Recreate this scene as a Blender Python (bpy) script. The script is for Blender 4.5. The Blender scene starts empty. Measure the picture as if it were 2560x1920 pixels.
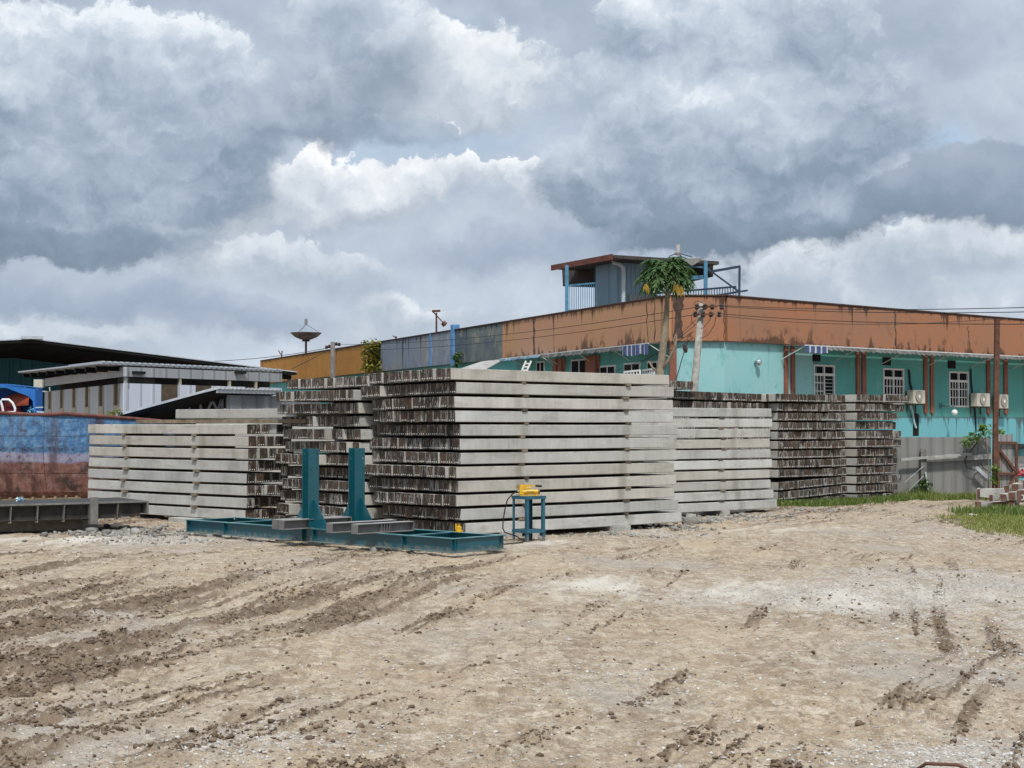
import bpy, bmesh, math, random
import numpy as np
from mathutils import Vector, Matrix
random.seed(7)
R = math.radians
scene = bpy.context.scene
col = scene.collection

# ------------------------------------------------------------------ camera, sky, sun, exposure
CAM_H = 2.5
FPX = 3846.0                      # focal length in pixels of the 2560 px wide photograph
PITCH = math.atan((1065 - 960) / FPX)
cam_d = bpy.data.cameras.new('camera')
cam_d.sensor_width = 36.0
cam_d.lens = 36.0 * FPX / 2560
cam_d.clip_start = 0.1
cam_d.clip_end = 9000
cam = bpy.data.objects.new('camera', cam_d)
col.objects.link(cam)
cam.location = (0, 0, CAM_H)
cam.rotation_euler = (math.pi / 2 + PITCH, 0, 0)
scene.camera = cam
scene.view_settings.view_transform = 'Standard'
scene.view_settings.look = 'None'
scene.view_settings.gamma = 1
scene.view_settings.exposure = 0.32
scene.view_settings.use_curve_mapping = False

SUN_EL, SUN_AZ = 58.0, 176.0      # azimuth clockwise from +Y: high behind the camera
sun_d = bpy.data.lights.new('sun', 'SUN')
sun_d.energy = 2.9
sun_d.angle = R(5)
sun_d.color = (1.0, 0.955, 0.89)
sun = bpy.data.objects.new('sun', sun_d)
col.objects.link(sun)
sd = Vector((math.sin(R(SUN_AZ)) * math.cos(R(SUN_EL)), math.cos(R(SUN_AZ)) * math.cos(R(SUN_EL)), math.sin(R(SUN_EL))))
sun.rotation_euler = sd.to_track_quat('Z', 'Y').to_euler()
sun.location = sd * 200


class NT:
    """tiny helper for writing node trees"""
    def __init__(s, tree):
        s.t = tree

    def n(s, typ, ins=None, out=0, **props):
        nd = s.t.nodes.new(typ)
        for k, v in props.items():
            setattr(nd, k, v)
        for k, v in (ins or {}).items():
            if isinstance(v, bpy.types.NodeSocket):
                s.t.links.new(v, nd.inputs[k])
            else:
                nd.inputs[k].default_value = v
        return nd.outputs[out]

    def m(s, op, a, b=0.0, c=0.0, clamp=False):
        return s.n('ShaderNodeMath', {0: a, 1: b, 2: c}, operation=op, use_clamp=clamp)

    def v(s, op, a, b=(0, 0, 0), out=0):
        return s.n('ShaderNodeVectorMath', {0: a, 1: b}, out, operation=op)

    def mix(s, fac, a, b, blend='MIX'):
        a = a if isinstance(a, bpy.types.NodeSocket) or len(a) == 4 else (*a, 1)
        b = b if isinstance(b, bpy.types.NodeSocket) or len(b) == 4 else (*b, 1)
        return s.n('ShaderNodeMix', {0: fac, 6: a, 7: b}, 2, data_type='RGBA', blend_type=blend, clamp_factor=True)

    def noise(s, vec, scale=5.0, detail=4.0, rough=0.55, dist=0.0, out=0):
        return s.n('ShaderNodeTexNoise', {'Vector': vec, 'Scale': scale, 'Detail': detail, 'Roughness': rough, 'Distortion': dist}, out)

    def ss(s, x, lo, hi):
        return s.n('ShaderNodeMapRange', {0: x, 1: lo, 2: hi, 3: 0.0, 4: 1.0}, interpolation_type='SMOOTHSTEP')

    def lin(s, x, lo, hi, a=0.0, b=1.0):
        return s.n('ShaderNodeMapRange', {0: x, 1: lo, 2: hi, 3: a, 4: b})

    def ramp(s, fac, stops):
        nd = s.t.nodes.new('ShaderNodeValToRGB')
        s.t.links.new(fac, nd.inputs[0])
        e = nd.color_ramp.elements
        while len(e) < len(stops):
            e.new(0.5)
        for k, (p, c) in enumerate(stops):
            e[k].position = p
            e[k].color = (*c, 1)
        return nd.outputs[0]

    def mul(s, vec, sc):
        return s.v('MULTIPLY', vec, sc)

    def sep(s, vec):
        nd = s.t.nodes.new('ShaderNodeSeparateXYZ')
        s.t.links.new(vec, nd.inputs[0])
        return nd.outputs[0], nd.outputs[1], nd.outputs[2]

    def comb(s, x, y, z):
        return s.n('ShaderNodeCombineXYZ', {0: x, 1: y, 2: z})


def build_sky():
    w = bpy.data.worlds.new('World')
    scene.world = w
    w.use_nodes = True
    w.cycles.sampling_method = 'MANUAL'
    w.cycles.sample_map_resolution = 256
    t = w.node_tree
    t.nodes.clear()
    N = NT(t)
    STR = 0.1
    d = N.n('ShaderNodeTexCoord', {}, 0)
    x, y, z = N.sep(d)
    az = N.m('ARCTAN2', x, y)
    el = N.m('ARCSINE', z)
    # U to the right and V up, in units of 1.5 degrees; the clouds are placed by compass direction and height
    K = 38.46
    U = N.m('MULTIPLY', az, K)
    V = N.m('MULTIPLY', el, K)
    P = N.comb(U, V, 0.0)
    w1 = N.noise(N.mul(P, (1, 1.25, 1)), 0.33, 3, 0.5, 0, 1)
    w2 = N.noise(P, 1.0, 7, 0.62, 0, 1)
    warp = N.v('ADD', N.mul(N.v('SUBTRACT', w1, (0.5, 0.5, 0.5)), (1.5, 1.3, 0)),
               N.mul(N.v('SUBTRACT', w2, (0.5, 0.5, 0.5)), (1.3, 1.3, 0)))
    Q = N.v('ADD', P, warp)
    f1 = N.noise(N.mul(P, (1, 1.35, 1)), 0.30, 5, 0.5, 0.25)
    f2 = N.noise(N.mul(N.v('ADD', P, (0.35, 0.8, 0.0)), (1, 1.35, 1)), 0.30, 5, 0.5, 0.25)
    soft = N.m('SUBTRACT', f1, f2)
    W = N.v('ADD', P, N.mul(N.v('SUBTRACT', w2, (0.5, 0.5, 0.5)), (1.5, 1.5, 0)))

    def puff(vec):
        return N.m('SUBTRACT', 1.0, N.n('ShaderNodeTexVoronoi', {'Vector': N.mul(vec, (1, 1.2, 1)), 'Scale': 0.55, 'Detail': 4.0, 'Roughness': 0.52, 'Lacunarity': 2.3, 'Smoothness': 0.5},
                                        0, voronoi_dimensions='2D', feature='SMOOTH_F1', normalize=True))
    v1 = puff(W)
    v2 = puff(N.v('ADD', W, (0.16, 0.34, 0.0)))
    relief = N.m('SUBTRACT', v1, v2)
    dv1 = N.m('SUBTRACT', v1, 0.72)
    df1 = N.m('SUBTRACT', f1, 0.5)

    def layer(under, blobs, stops, edge=0.5, lo=0.36, sharp=0.12, blur=0.55, amt=1.0, rel=0.9):
        """heaps placed in the sky: crisp lit tops, soft grey undersides"""
        tot = hsum = None
        for (cx, cy, rx, ry, a) in blobs:
            q = N.mul(N.v('SUBTRACT', Q, ((cx - 1280) / 100.0, (1065 - cy) / 100.0, 0)), (100.0 / rx, 100.0 / ry, 0))
            e = N.m('MULTIPLY', N.m('EXPONENT', N.m('MULTIPLY', N.v('DOT_PRODUCT', q, q, 1), -1.0)), a)
            h = N.m('MULTIPLY', e, N.sep(q)[1])
            tot = e if tot is None else N.m('ADD', tot, e)
            hsum = h if hsum is None else N.m('ADD', hsum, h)
        H = N.m('DIVIDE', hsum, N.m('MAXIMUM', tot, 0.02))
        tt = N.m('ADD', tot, N.m('ADD', N.m('MULTIPLY', dv1, edge), N.m('MULTIPLY', df1, 0.35)))
        hh = N.m('ADD', H, N.m('ADD', N.m('MULTIPLY', relief, rel), N.m('ADD', N.m('MULTIPLY', df1, 0.9), N.m('MULTIPLY', soft, 1.2))))
        width = N.lin(H, -0.5, 0.55, blur, sharp)
        mk = N.n('ShaderNodeMapRange', {0: N.m('DIVIDE', N.m('SUBTRACT', tt, lo), width), 1: -0.35, 2: 0.65, 3: 0.0, 4: amt}, interpolation_type='SMOOTHSTEP')
        cl = N.ramp(N.lin(hh, -1.1, 1.1), stops)
        return N.mix(mk, under, cl)

    # pale veil behind everything, a little brighter towards the horizon
    veil = N.m('ADD', N.lin(V, 1.5, 10.0, 0.62, 0.42), N.m('ADD', N.m('MULTIPLY', df1, 0.75), N.m('MULTIPLY', relief, 0.30)))
    colr = N.ramp(veil, [(0.1, (.24, .30, .385)), (0.4, (.35, .415, .505)), (0.65, (.48, .54, .62)), (0.95, (.66, .70, .745))])
    sky = N.n('ShaderNodeTexSky', {}, 0, sky_type='NISHITA', sun_disc=False, sun_elevation=R(SUN_EL), sun_rotation=R(SUN_AZ))
    blue = N.mix(0.6, N.mul(sky, (STR, STR, STR)), (.40, .53, .68))
    gap = None
    for (cx, cy, rx, ry, a) in [(1060, 335, 300, 70, .45), (960, 90, 40, 40, .5), (1130, 115, 60, 40, .5), (2340, 385, 70, 35, .8), (2560, 390, 50, 40, .8), (900, 440, 70, 50, .5)]:
        q = N.mul(N.v('SUBTRACT', Q, ((cx - 1280) / 100.0, (1065 - cy) / 100.0, 0)), (100.0 / rx, 100.0 / ry, 0))
        e = N.m('MULTIPLY', N.m('EXPONENT', N.m('MULTIPLY', N.v('DOT_PRODUCT', q, q, 1), -1.0)), a)
        gap = e if gap is None else N.m('ADD', gap, e)
    colr = N.mix(N.m('MINIMUM', gap, 0.75), colr, blue)
    BR = [(0.0, (.34, .39, .465)), (0.35, (.46, .51, .575)), (0.6, (.60, .64, .69)), (0.82, (.74, .765, .79)), (1.0, (.87, .875, .875))]
    MID = [(0.0, (.27, .325, .40)), (0.4, (.38, .435, .51)), (0.7, (.53, .58, .64)), (0.9, (.70, .735, .77)), (1.0, (.80, .82, .84))]
    GR = [(0.0, (.155, .205, .275)), (0.3, (.21, .27, .35)), (0.55, (.335, .40, .485)), (0.8, (.50, .56, .635)), (1.0, (.72, .76, .80))]
    # high lit heaps behind
    colr = layer(colr, [(1010, 170, 150, 110, .85), (1170, 255, 190, 80, .6), (790, 280, 110, 90, .6), (1290, 190, 230, 120, .45)], [(0.0, (.34, .39, .465)), (0.4, (.48, .53, .595)), (0.7, (.64, .68, .72)), (1.0, (.80, .815, .83))], 1.0, .36, .12, .55, .9, 2.0)
    colr = layer(colr, [(540, 580, 150, 50, .65), (760, 480, 140, 95, .85), (900, 530, 150, 60, .5), (1080, 450, 160, 85, .85), (1290, 430, 190, 45, .45), (1340, 510, 110, 60, .4)], BR, 1.7, .34, .10, .5, 1.0, 2.4)
    colr = layer(colr, [(960, 815, 130, 60, .85), (1300, 810, 240, 50, .5), (640, 660, 210, 90, .6), (200, 850, 460, 60, .65), (850, 700, 200, 70, .4), (1950, 690, 470, 100, .75), (2350, 640, 260, 70, .6), (2250, 800, 400, 50, .5)],
                 MID, .9, .36, .12, .7, .85, 1.6)
    # grey masses in front of them
    colr = layer(colr, [(120, 330, 330, 260, .85), (400, 280, 280, 210, .75), (40, 560, 400, 120, .9), (330, 520, 240, 130, .75), (540, 400, 150, 110, .5)], GR, 1.1, .34, .15, .5, .92, 1.7)
    colr = layer(colr, [(880, 110, 230, 180, .85), (740, 290, 200, 70, .55), (1020, 345, 170, 45, .4)], GR, .7, .36, .2, .5, .85, 1.2)
    colr = layer(colr, [(1700, 300, 240, 280, .8), (1900, 420, 330, 190, .9), (1600, 480, 260, 120, .6), (2100, 200, 230, 200, .6), (1750, 60, 320, 90, .5), (2030, 530, 300, 60, .6)], GR, 1.1, .34, .12, .32, .96, 1.7)
    colr = layer(colr, [(2480, 490, 240, 110, 1.0), (2270, 520, 160, 60, .6)], [(0.0, (.16, .21, .28)), (0.5, (.215, .275, .355)), (1.0, (.33, .39, .475))], .45, .36, .10, .35, .92)
    colr = layer(colr, [(60, 740, 280, 70, .7), (640, 800, 300, 60, .7), (1150, 640, 300, 70, .45), (1400, 600, 240, 70, .5), (300, 730, 200, 60, .5)], [(0.0, (.225, .285, .37)), (0.5, (.29, .355, .45)), (1.0, (.42, .485, .57))], .6, .34, .25, .6, .85, 1.2)
    # the cloud deck is brightest overhead, as under any bright overcast
    up = N.m('ADD', 1.0, N.m('MULTIPLY', N.ss(el, 0.34, 1.1), 1.25))
    low = N.ss(z, -0.02, 0.0)
    colr = N.v('SCALE', colr, (0, 0, 0))
    colr.node.inputs['Scale'].default_value = 1.0
    t.links.new(N.m('MULTIPLY', up, 1.0 / STR), colr.node.inputs['Scale'])
    colr = N.mix(low, (1.2, 1.1, 1.0), colr)
    bg = N.n('ShaderNodeBackground', {'Color': colr, 'Strength': STR})
    o = t.nodes.new('ShaderNodeOutputWorld')
    t.links.new(bg, o.inputs[0])


build_sky()


# ------------------------------------------------------------------ geometry helpers
def ray(px, py):
    u, v = (px - 1280) / FPX, (960 - py) / FPX
    c, s = math.cos(PITCH), math.sin(PITCH)
    return Vector((u, c - v * s, s + v * c))


def at(px, py, Y):
    """the point at distance Y along the view direction of a photograph pixel"""
    d = ray(px, py)
    return Vector((0, 0, CAM_H)) + d * (Y / d.y)


def G(px, py, z=0.0):
    d = ray(px, py)
    return Vector((0, 0, CAM_H)) + d * ((z - CAM_H) / d.z)


class Frame:
    """local axes: x along a direction, y out of the face, z up"""
    def __init__(s, o, dx, flip=False):
        s.o = Vector(o)
        s.x = Vector((dx[0], dx[1], 0)).normalized()
        s.y = Vector((s.x.y, -s.x.x, 0)) * (-1 if flip else 1)
        s.z = Vector((0, 0, 1))

    def p(s, x, y, z):
        return s.o + s.x * x + s.y * y + s.z * z

    def hit(s, px, py, off=0.0):
        d = ray(px, py)
        c = Vector((0, 0, CAM_H))
        k = ((s.o + s.y * off) - c).dot(s.y) / d.dot(s.y)
        q = c + d * k - s.o
        return q.dot(s.x), q.z


WF = Frame((0, 0, 0), (1, 0))
WF.y = Vector((0, 1, 0))


def wl(o):
    v = Vector(o.location)
    while o.parent:
        o = o.parent
        v += o.location
    return v


def tag(o, label=None, cat=None, group=None, kind=None):
    if label:
        o['label'] = label
    if cat:
        o['category'] = cat
    if group:
        o['group'] = group
    if kind:
        o['kind'] = kind
    return o


def thing(name, loc, label, cat, group=None, rz=0.0):
    o = bpy.data.objects.new(name, None)
    o.empty_display_size = 0.2
    col.objects.link(o)
    o.location = loc
    o.rotation_euler = (0, 0, rz)
    return tag(o, label, cat, group)


class MB:
    def __init__(s):
        s.v, s.f, s.m = [], [], []

    def poly(s, pts, mi=0):
        b = len(s.v)
        s.v += [Vector(p) for p in pts]
        s.f.append(tuple(range(b, b + len(pts))))
        s.m.append(mi)

    def hexa(s, c, mi=0):
        b = len(s.v)
        s.v += [Vector(p) for p in c]
        for q in ((0, 3, 2, 1), (4, 5, 6, 7), (0, 1, 5, 4), (1, 2, 6, 5), (2, 3, 7, 6), (3, 0, 4, 7)):
            s.f.append(tuple(b + i for i in q))
            s.m.append(mi)

    def box(s, F, x0, x1, y0, y1, z0, z1, mi=0):
        s.hexa([F.p(x, y, z) for z in (z0, z1) for (x, y) in ((x0, y0), (x1, y0), (x1, y1), (x0, y1))], mi)

    def prism(s, F, outline, y0, y1, mi=0):
        """outline of (x, z) pushed from y0 to y1"""
        n = len(outline)
        b = len(s.v)
        s.v += [F.p(x, y0, z) for x, z in outline] + [F.p(x, y1, z) for x, z in outline]
        s.f.append(tuple(range(b, b + n)))
        s.f.append(tuple(range(b + 2 * n - 1, b + n - 1, -1)))
        s.m += [mi, mi]
        for i in range(n):
            j = (i + 1) % n
            s.f.append((b + j, b + i, b + n + i, b + n + j))
            s.m.append(mi)

    def slab(s, pts, th, mi=0):
        """four corner points, thickened downwards"""
        pts = [Vector(p) for p in pts]
        s.hexa([p - Vector((0, 0, th)) for p in pts] + pts, mi)

    def bar(s, p, q, w=0.05, h=None, mi=0, up=(0, 0, 1)):
        h = h or w
        p, q = Vector(p), Vector(q)
        d = (q - p).normalized()
        u = Vector(up)
        a = d.cross(u)
        if a.length < 1e-4:
            a = d.cross(Vector((1, 0, 0)))
        a.normalize()
        c = a.cross(d).normalized()
        s.hexa([e + a * (i * w / 2) + c * (j * h / 2) for e in (p, q) for i, j in ((-1, -1), (1, -1), (1, 1), (-1, 1))], mi)

    def tube(s, pts, r, n=8, mi=0, cap=True):
        pts = [Vector(p) for p in pts]
        rs = r if isinstance(r, (list, tuple)) else [r] * len(pts)
        b = len(s.v)
        pa = None
        for i, p in enumerate(pts):
            d = (pts[min(i + 1, len(pts) - 1)] - pts[max(i - 1, 0)]).normalized()
            a = d.cross(Vector((0, 0, 1))) if pa is None else pa - d * pa.dot(d)
            if a.length < 1e-3:
                a = d.cross(Vector((0, 1, 0)))
            a.normalize()
            pa = a
            c = d.cross(a)
            s.v += [p + (a * math.cos(2 * math.pi * k / n) + c * math.sin(2 * math.pi * k / n)) * rs[i] for k in range(n)]
        for i in range(len(pts) - 1):
            for k in range(n):
                k2 = (k + 1) % n
                s.f.append((b + i * n + k, b + i * n + k2, b + (i + 1) * n + k2, b + (i + 1) * n + k))
                s.m.append(mi)
        if cap:
            s.f.append(tuple(b + k for k in range(n))[::-1])
            s.f.append(tuple(b + (len(pts) - 1) * n + k for k in range(n)))
            s.m += [mi, mi]

    def lathe(s, c, prof, n=20, mi=0, ax=None):
        """profile of (r, h) turned round an axis through c"""
        ax = Vector(ax or (0, 0, 1)).normalized()
        a = ax.cross(Vector((0, 1, 0)))
        if a.length < 1e-3:
            a = ax.cross(Vector((1, 0, 0)))
        a.normalize()
        e = ax.cross(a)
        c = Vector(c)
        b = len(s.v)
        for r, h in prof:
            s.v += [c + ax * h + (a * math.cos(2 * math.pi * k / n) + e * math.sin(2 * math.pi * k / n)) * r for k in range(n)]
        for i in range(len(prof) - 1):
            for k in range(n):
                k2 = (k + 1) % n
                s.f.append((b + i * n + k, b + i * n + k2, b + (i + 1) * n + k2, b + (i + 1) * n + k))
                s.m.append(mi)

    def build(s, name, mats, parent=None, origin=None, bevel=0.0, smooth=False):
        if not isinstance(mats, (list, tuple)):
            mats = [mats]
        if origin is None:
            if parent is not None:
                origin = wl(parent)
            else:
                a = np.array([tuple(v) for v in s.v])
                lo, hi = a.min(0), a.max(0)
                origin = Vector(((lo[0] + hi[0]) / 2, (lo[1] + hi[1]) / 2, lo[2]))
        origin = Vector(origin)
        me = bpy.data.meshes.new(name)
        me.from_pydata([tuple(v - origin) for v in s.v], [], s.f)
        for m in mats:
            me.materials.append(m)
        me.polygons.foreach_set('material_index', s.m)
        if bevel:
            bm = bmesh.new()
            bm.from_mesh(me)
            bmesh.ops.recalc_face_normals(bm, faces=bm.faces)
            es = [e for e in bm.edges if len(e.link_faces) == 2 and e.calc_face_angle(0) > 0.6]
            bmesh.ops.bevel(bm, geom=es, offset=bevel, segments=2, affect='EDGES', profile=0.6, clamp_overlap=True)
            bm.to_mesh(me)
            bm.free()
        if smooth:
            me.polygons.foreach_set('use_smooth', [True] * len(me.polygons))
        me.update()
        o = bpy.data.objects.new(name, me)
        col.objects.link(o)
        if parent is not None:
            o.parent = parent
        else:
            o.location = origin
        return o


# ------------------------------------------------------------------ numpy noise, used for the relief of the ground
def vnoise(x, y, seed=0):
    ix, iy = np.floor(x).astype(np.int64), np.floor(y).astype(np.int64)
    fx, fy = x - ix, y - iy
    fx, fy = fx * fx * (3 - 2 * fx), fy * fy * (3 - 2 * fy)

    def h(a, b):
        k = (a * 374761393 + b * 668265263 + seed * 974711) & 0xffffffff
        k = ((k ^ (k >> 13)) * 1274126177) & 0xffffffff
        k = ((k ^ (k >> 16)) * 2246822519) & 0xffffffff
        return ((k ^ (k >> 15)) & 0xffffff) / float(0xffffff)
    a = h(ix, iy) * (1 - fx) + h(ix + 1, iy) * fx
    b = h(ix, iy + 1) * (1 - fx) + h(ix + 1, iy + 1) * fx
    return a * (1 - fy) + b * fy


def fbm(x, y, seed=0, octv=5, gain=0.5):
    t, a, n = 0, 1.0, 0
    for i in range(octv):
        t = t + a * vnoise(x * 2.03 ** i + 13.7 * i, y * 2.03 ** i - 7.1 * i, seed + i)
        n += a
        a *= gain
    return t / n


def sst(x, a, b):
    t = np.clip((x - a) / (b - a), 0, 1)
    return t * t * (3 - 2 * t)


# ------------------------------------------------------------------ materials
def new_mat(name):
    m = bpy.data.materials.new(name)
    m.use_nodes = True
    t = m.node_tree
    t.nodes.clear()
    N = NT(t)
    o = t.nodes.new('ShaderNodeOutputMaterial')
    return m, N, o


def finish(N, o, color, rough=0.8, bump=None, bstr=0.3, bdist=0.02, metal=0.0, spec=0.3):
    ins = {'Base Color': color if isinstance(color, bpy.types.NodeSocket) else (*color, 1), 'Roughness': rough, 'Metallic': metal, 'Specular IOR Level': spec}
    if bump is not None:
        ins['Normal'] = N.n('ShaderNodeBump', {'Height': bump, 'Strength': bstr, 'Distance': bdist})
    b = N.n('ShaderNodeBsdfPrincipled', ins)
    N.t.links.new(b, o.inputs[0])


def pos(N):
    return N.n('ShaderNodeNewGeometry', {}, 0)


def objpos(N):
    return N.n('ShaderNodeTexCoord', {}, 3)


def simple(name, c, rough=0.7, var=0.25, scale=3.0, metal=0.0, spec=0.3, dirt=None, dscale=2.0, damt=0.5, bstr=0.15, dust_sheen=None, mud=None):
    """painted or plain surface with soft tone changes, fine grain and optional dirt patches"""
    m, N, o = new_mat(name)
    p = pos(N)
    n1 = N.noise(p, scale, 5, 0.6)
    n2 = N.noise(p, scale * 14, 3, 0.6)
    k = N.m('ADD', N.m('MULTIPLY', n1, 0.75), N.m('MULTIPLY', n2, 0.25))
    lo = tuple(x * (1 - var) for x in c)
    hi = tuple(min(1, x * (1 + var)) for x in c)
    cc = N.mix(N.ss(k, 0.3, 0.7), lo, hi)
    if dirt:
        st = N.noise(N.mul(p, (1, 1, 0.35)), dscale, 6, 0.65)
        cc = N.mix(N.m('MULTIPLY', N.ss(st, 0.52, 0.70), damt), cc, dirt)
    if mud:
        zz = N.sep(p)[2]
        md = N.m('SUBTRACT', 1.0, N.ss(N.m('SUBTRACT', zz, N.m('MULTIPLY', N.m('SUBTRACT', N.noise(p, 7, 5, .7), .42), .55)), mud * .3, mud))
        cc = N.mix(N.m('MULTIPLY', md, .6), cc, (.19, .16, .12))
        rs = N.noise(p, 11, 5, .75)
        cc = N.mix(N.m('MULTIPLY', N.ss(rs, .66, .71), .6), cc, (.11, .05, .028))
    if dust_sheen:  # upward faces paled: settled dust plus sky reflection put into the colour
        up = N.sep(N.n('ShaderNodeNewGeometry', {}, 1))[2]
        cc = N.mix(N.m('MULTIPLY', N.ss(up, .6, .9), N.lin(n1, .3, .7, .35, .85)), cc, dust_sheen)
    finish(N, o, cc, rough, n2, bstr, 0.01, metal, spec)
    return m


def pile_materials():
    # weathered precast concrete; attribute pc = position in the pile, rnd = which pile
    m1, N, o = new_mat('pile_concrete')
    pc = N.n('ShaderNodeAttribute', {}, 1, attribute_name='pc')
    rn = N.m('ADD', N.n('ShaderNodeObjectInfo', {}, 5), N.n('ShaderNodeAttribute', {}, 2, attribute_name='rnd'))
    off = N.comb(N.m('MULTIPLY', rn, 71.0), N.m('MULTIPLY', rn, 37.0), N.m('MULTIPLY', rn, 113.0))
    p = N.v('ADD', pc, off)
    a = N.noise(p, 1.1, 6, 0.6)
    b = N.noise(N.mul(p, (9, 9, 1.1)), 1.0, 4, 0.6)
    c = N.noise(p, 40, 3, 0.6)
    k = N.m('ADD', N.m('MULTIPLY', a, 0.6), N.m('ADD', N.m('MULTIPLY', b, 0.25), N.m('MULTIPLY', c, 0.15)))
    base = N.ramp(k, [(0.30, (.25, .242, .215)), (0.45, (.425, .415, .385)), (0.66, (.545, .535, .505))])
    tone = N.lin(N.m('FRACT', N.m('MULTIPLY', rn, 17.3)), 0, 1, 0.84, 1.12)
    warm = N.mix(N.m('FRACT', N.m('MULTIPLY', rn, 47.9)), (1.04, 1.0, .94), (.97, 1.0, 1.02))
    base = N.mix(1.0, base, warm, 'MULTIPLY')
    base = N.mix(1.0, base, N.comb(tone, tone, tone), 'MULTIPLY')
    x, y, z = N.sep(pc)
    # rain has washed dirt down under the wooden packers
    band = None
    for c0 in (1.85, 5.1):
        j = N.m('ADD', c0, N.m('MULTIPLY', N.m('SUBTRACT', N.m('FRACT', N.m('MULTIPLY', rn, 5.7)), 0.5), 0.12))
        dd = N.m('ABSOLUTE', N.m('SUBTRACT', N.m('ADD', x, N.m('MULTIPLY', N.m('SUBTRACT', b, 0.5), 0.25)), j))
        q = N.m('SUBTRACT', 1.0, N.ss(dd, 0.03, 0.20))
        band = q if band is None else N.m('MAXIMUM', band, q)
    band = N.m('MULTIPLY', band, N.lin(N.m('FRACT', N.m('MULTIPLY', rn, 29.1)), 0, 1, 0.08, 0.55))
    base = N.mix(band, base, (.185, .165, .125))
    drip = N.ss(N.noise(N.mul(p, (14, 14, .9)), 1.0, 5, 0.65), 0.60, 0.76)
    base = N.mix(N.m('MULTIPLY', drip, 0.5), base, (.20, .19, .165))
    tide = N.m('MULTIPLY', N.ss(N.noise(N.mul(p, (1.2, 1.2, 5)), 1.0, 5, .65), .52, .70), .5)
    base = N.mix(tide, base, (.27, .255, .215))
    lip = N.m('MULTIPLY', N.ss(N.m('ADD', z, N.m('MULTIPLY', N.m('SUBTRACT', N.noise(p, 5, 4, .7), .5), .09)), .222, .246), .55)
    base = N.mix(lip, base, (.20, .19, .165))
    pit = N.ss(N.noise(p, 16, 2, 0.5), 0.70, 0.76)
    base = N.mix(N.m('MULTIPLY', pit, 0.5), base, (.16, .15, .13))
    finish(N, o, base, 0.9, c, 0.25, 0.01)

    m2, N, o = new_mat('pile_end')
    pc = N.n('ShaderNodeAttribute', {}, 1, attribute_name='pc')
    rn = N.m('ADD', N.n('ShaderNodeObjectInfo', {}, 5), N.n('ShaderNodeAttribute', {}, 2, attribute_name='rnd'))
    off = N.comb(N.m('MULTIPLY', rn, 71.0), N.m('MULTIPLY', rn, 37.0), N.m('MULTIPLY', rn, 113.0))
    p = N.v('ADD', pc, off)
    x, y, z = N.sep(pc)
    wob = N.noise(N.mul(p, (1, 10, 10)), 1.0, 3, 0.5, 0, 1)
    pw = N.v('ADD', p, N.mul(N.v('SUBTRACT', wob, (.5, .5, .5)), (0, 0.05, 0.0)))
    s1 = N.noise(N.mul(pw, (1, 15, 2.6)), 1.0, 4, 0.6)
    s2 = N.noise(N.mul(pw, (1, 36, 2.6)), 1.0, 3, 0.6)
    s3 = N.noise(N.mul(pw, (1, 9, 5.0)), 1.0, 5, 0.6)
    dark = N.mix(N.m('FRACT', N.m('MULTIPLY', rn, 13.7)), (.030, .022, .016), (.080, .058, .042))
    dark = N.mix(N.m('MULTIPLY', N.ss(s3, .5, .66), N.ss(N.m('FRACT', N.m('MULTIPLY', rn, 7.9)), .45, .95)), dark, (.105, .045, .018))
    thr = N.lin(N.m('FRACT', N.m('MULTIPLY', rn, 3.3)), 0, 1, 0.455, 0.68)
    g = N.ss(N.m('SUBTRACT', s1, thr), 0.02, 0.10)
    cc = N.mix(g, dark, N.mix(N.ss(s3, .4, .6), (.15, .14, .125), (.29, .28, .26)))
    edge = N.ss(N.m('ADD', N.m('ABSOLUTE', y), N.m('MULTIPLY', N.m('SUBTRACT', s3, .5), .10)), .085, .112)
    eamt = N.ss(N.m('FRACT', N.m('MULTIPLY', rn, 41.7)), .55, .9)
    cc = N.mix(N.m('MULTIPLY', edge, N.m('MULTIPLY', eamt, .75)), cc, (.26, .25, .23))
    cc = N.mix(N.m('MULTIPLY', N.ss(s2, .60, .67), .9), cc, (.47, .46, .43))
    # three pale wire stubs along the bottom of every end
    yy = N.m('ABSOLUTE', N.m('SUBTRACT', N.m('FRACT', N.m('MULTIPLY', N.m('ADD', y, .105), 14.3)), .5))
    dot = N.m('MULTIPLY', N.m('SUBTRACT', 1.0, N.ss(yy, .16, .24)), N.m('SUBTRACT', 1.0, N.ss(N.m('ABSOLUTE', N.m('SUBTRACT', z, .038)), .008, .016)))
    dot = N.m('MULTIPLY', dot, N.ss(N.m('FRACT', N.m('MULTIPLY', rn, 23.9)), .15, .3))
    dot = N.m('MULTIPLY', dot, N.m('SUBTRACT', 1.0, N.ss(N.m('ABSOLUTE', y), .095, .105)))
    cc = N.mix(dot, cc, (.74, .73, .69))
    hole = N.m('SUBTRACT', 1.0, N.ss(N.v('LENGTH', N.v('SUBTRACT', N.comb(0.0, y, z), (0, 0, .13)), out=1), .012, .02))
    cc = N.mix(N.m('MULTIPLY', hole, .8), cc, (.01, .01, .01))
    finish(N, o, cc, 0.85, s1, 0.3, 0.01)
    return m1, m2


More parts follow.
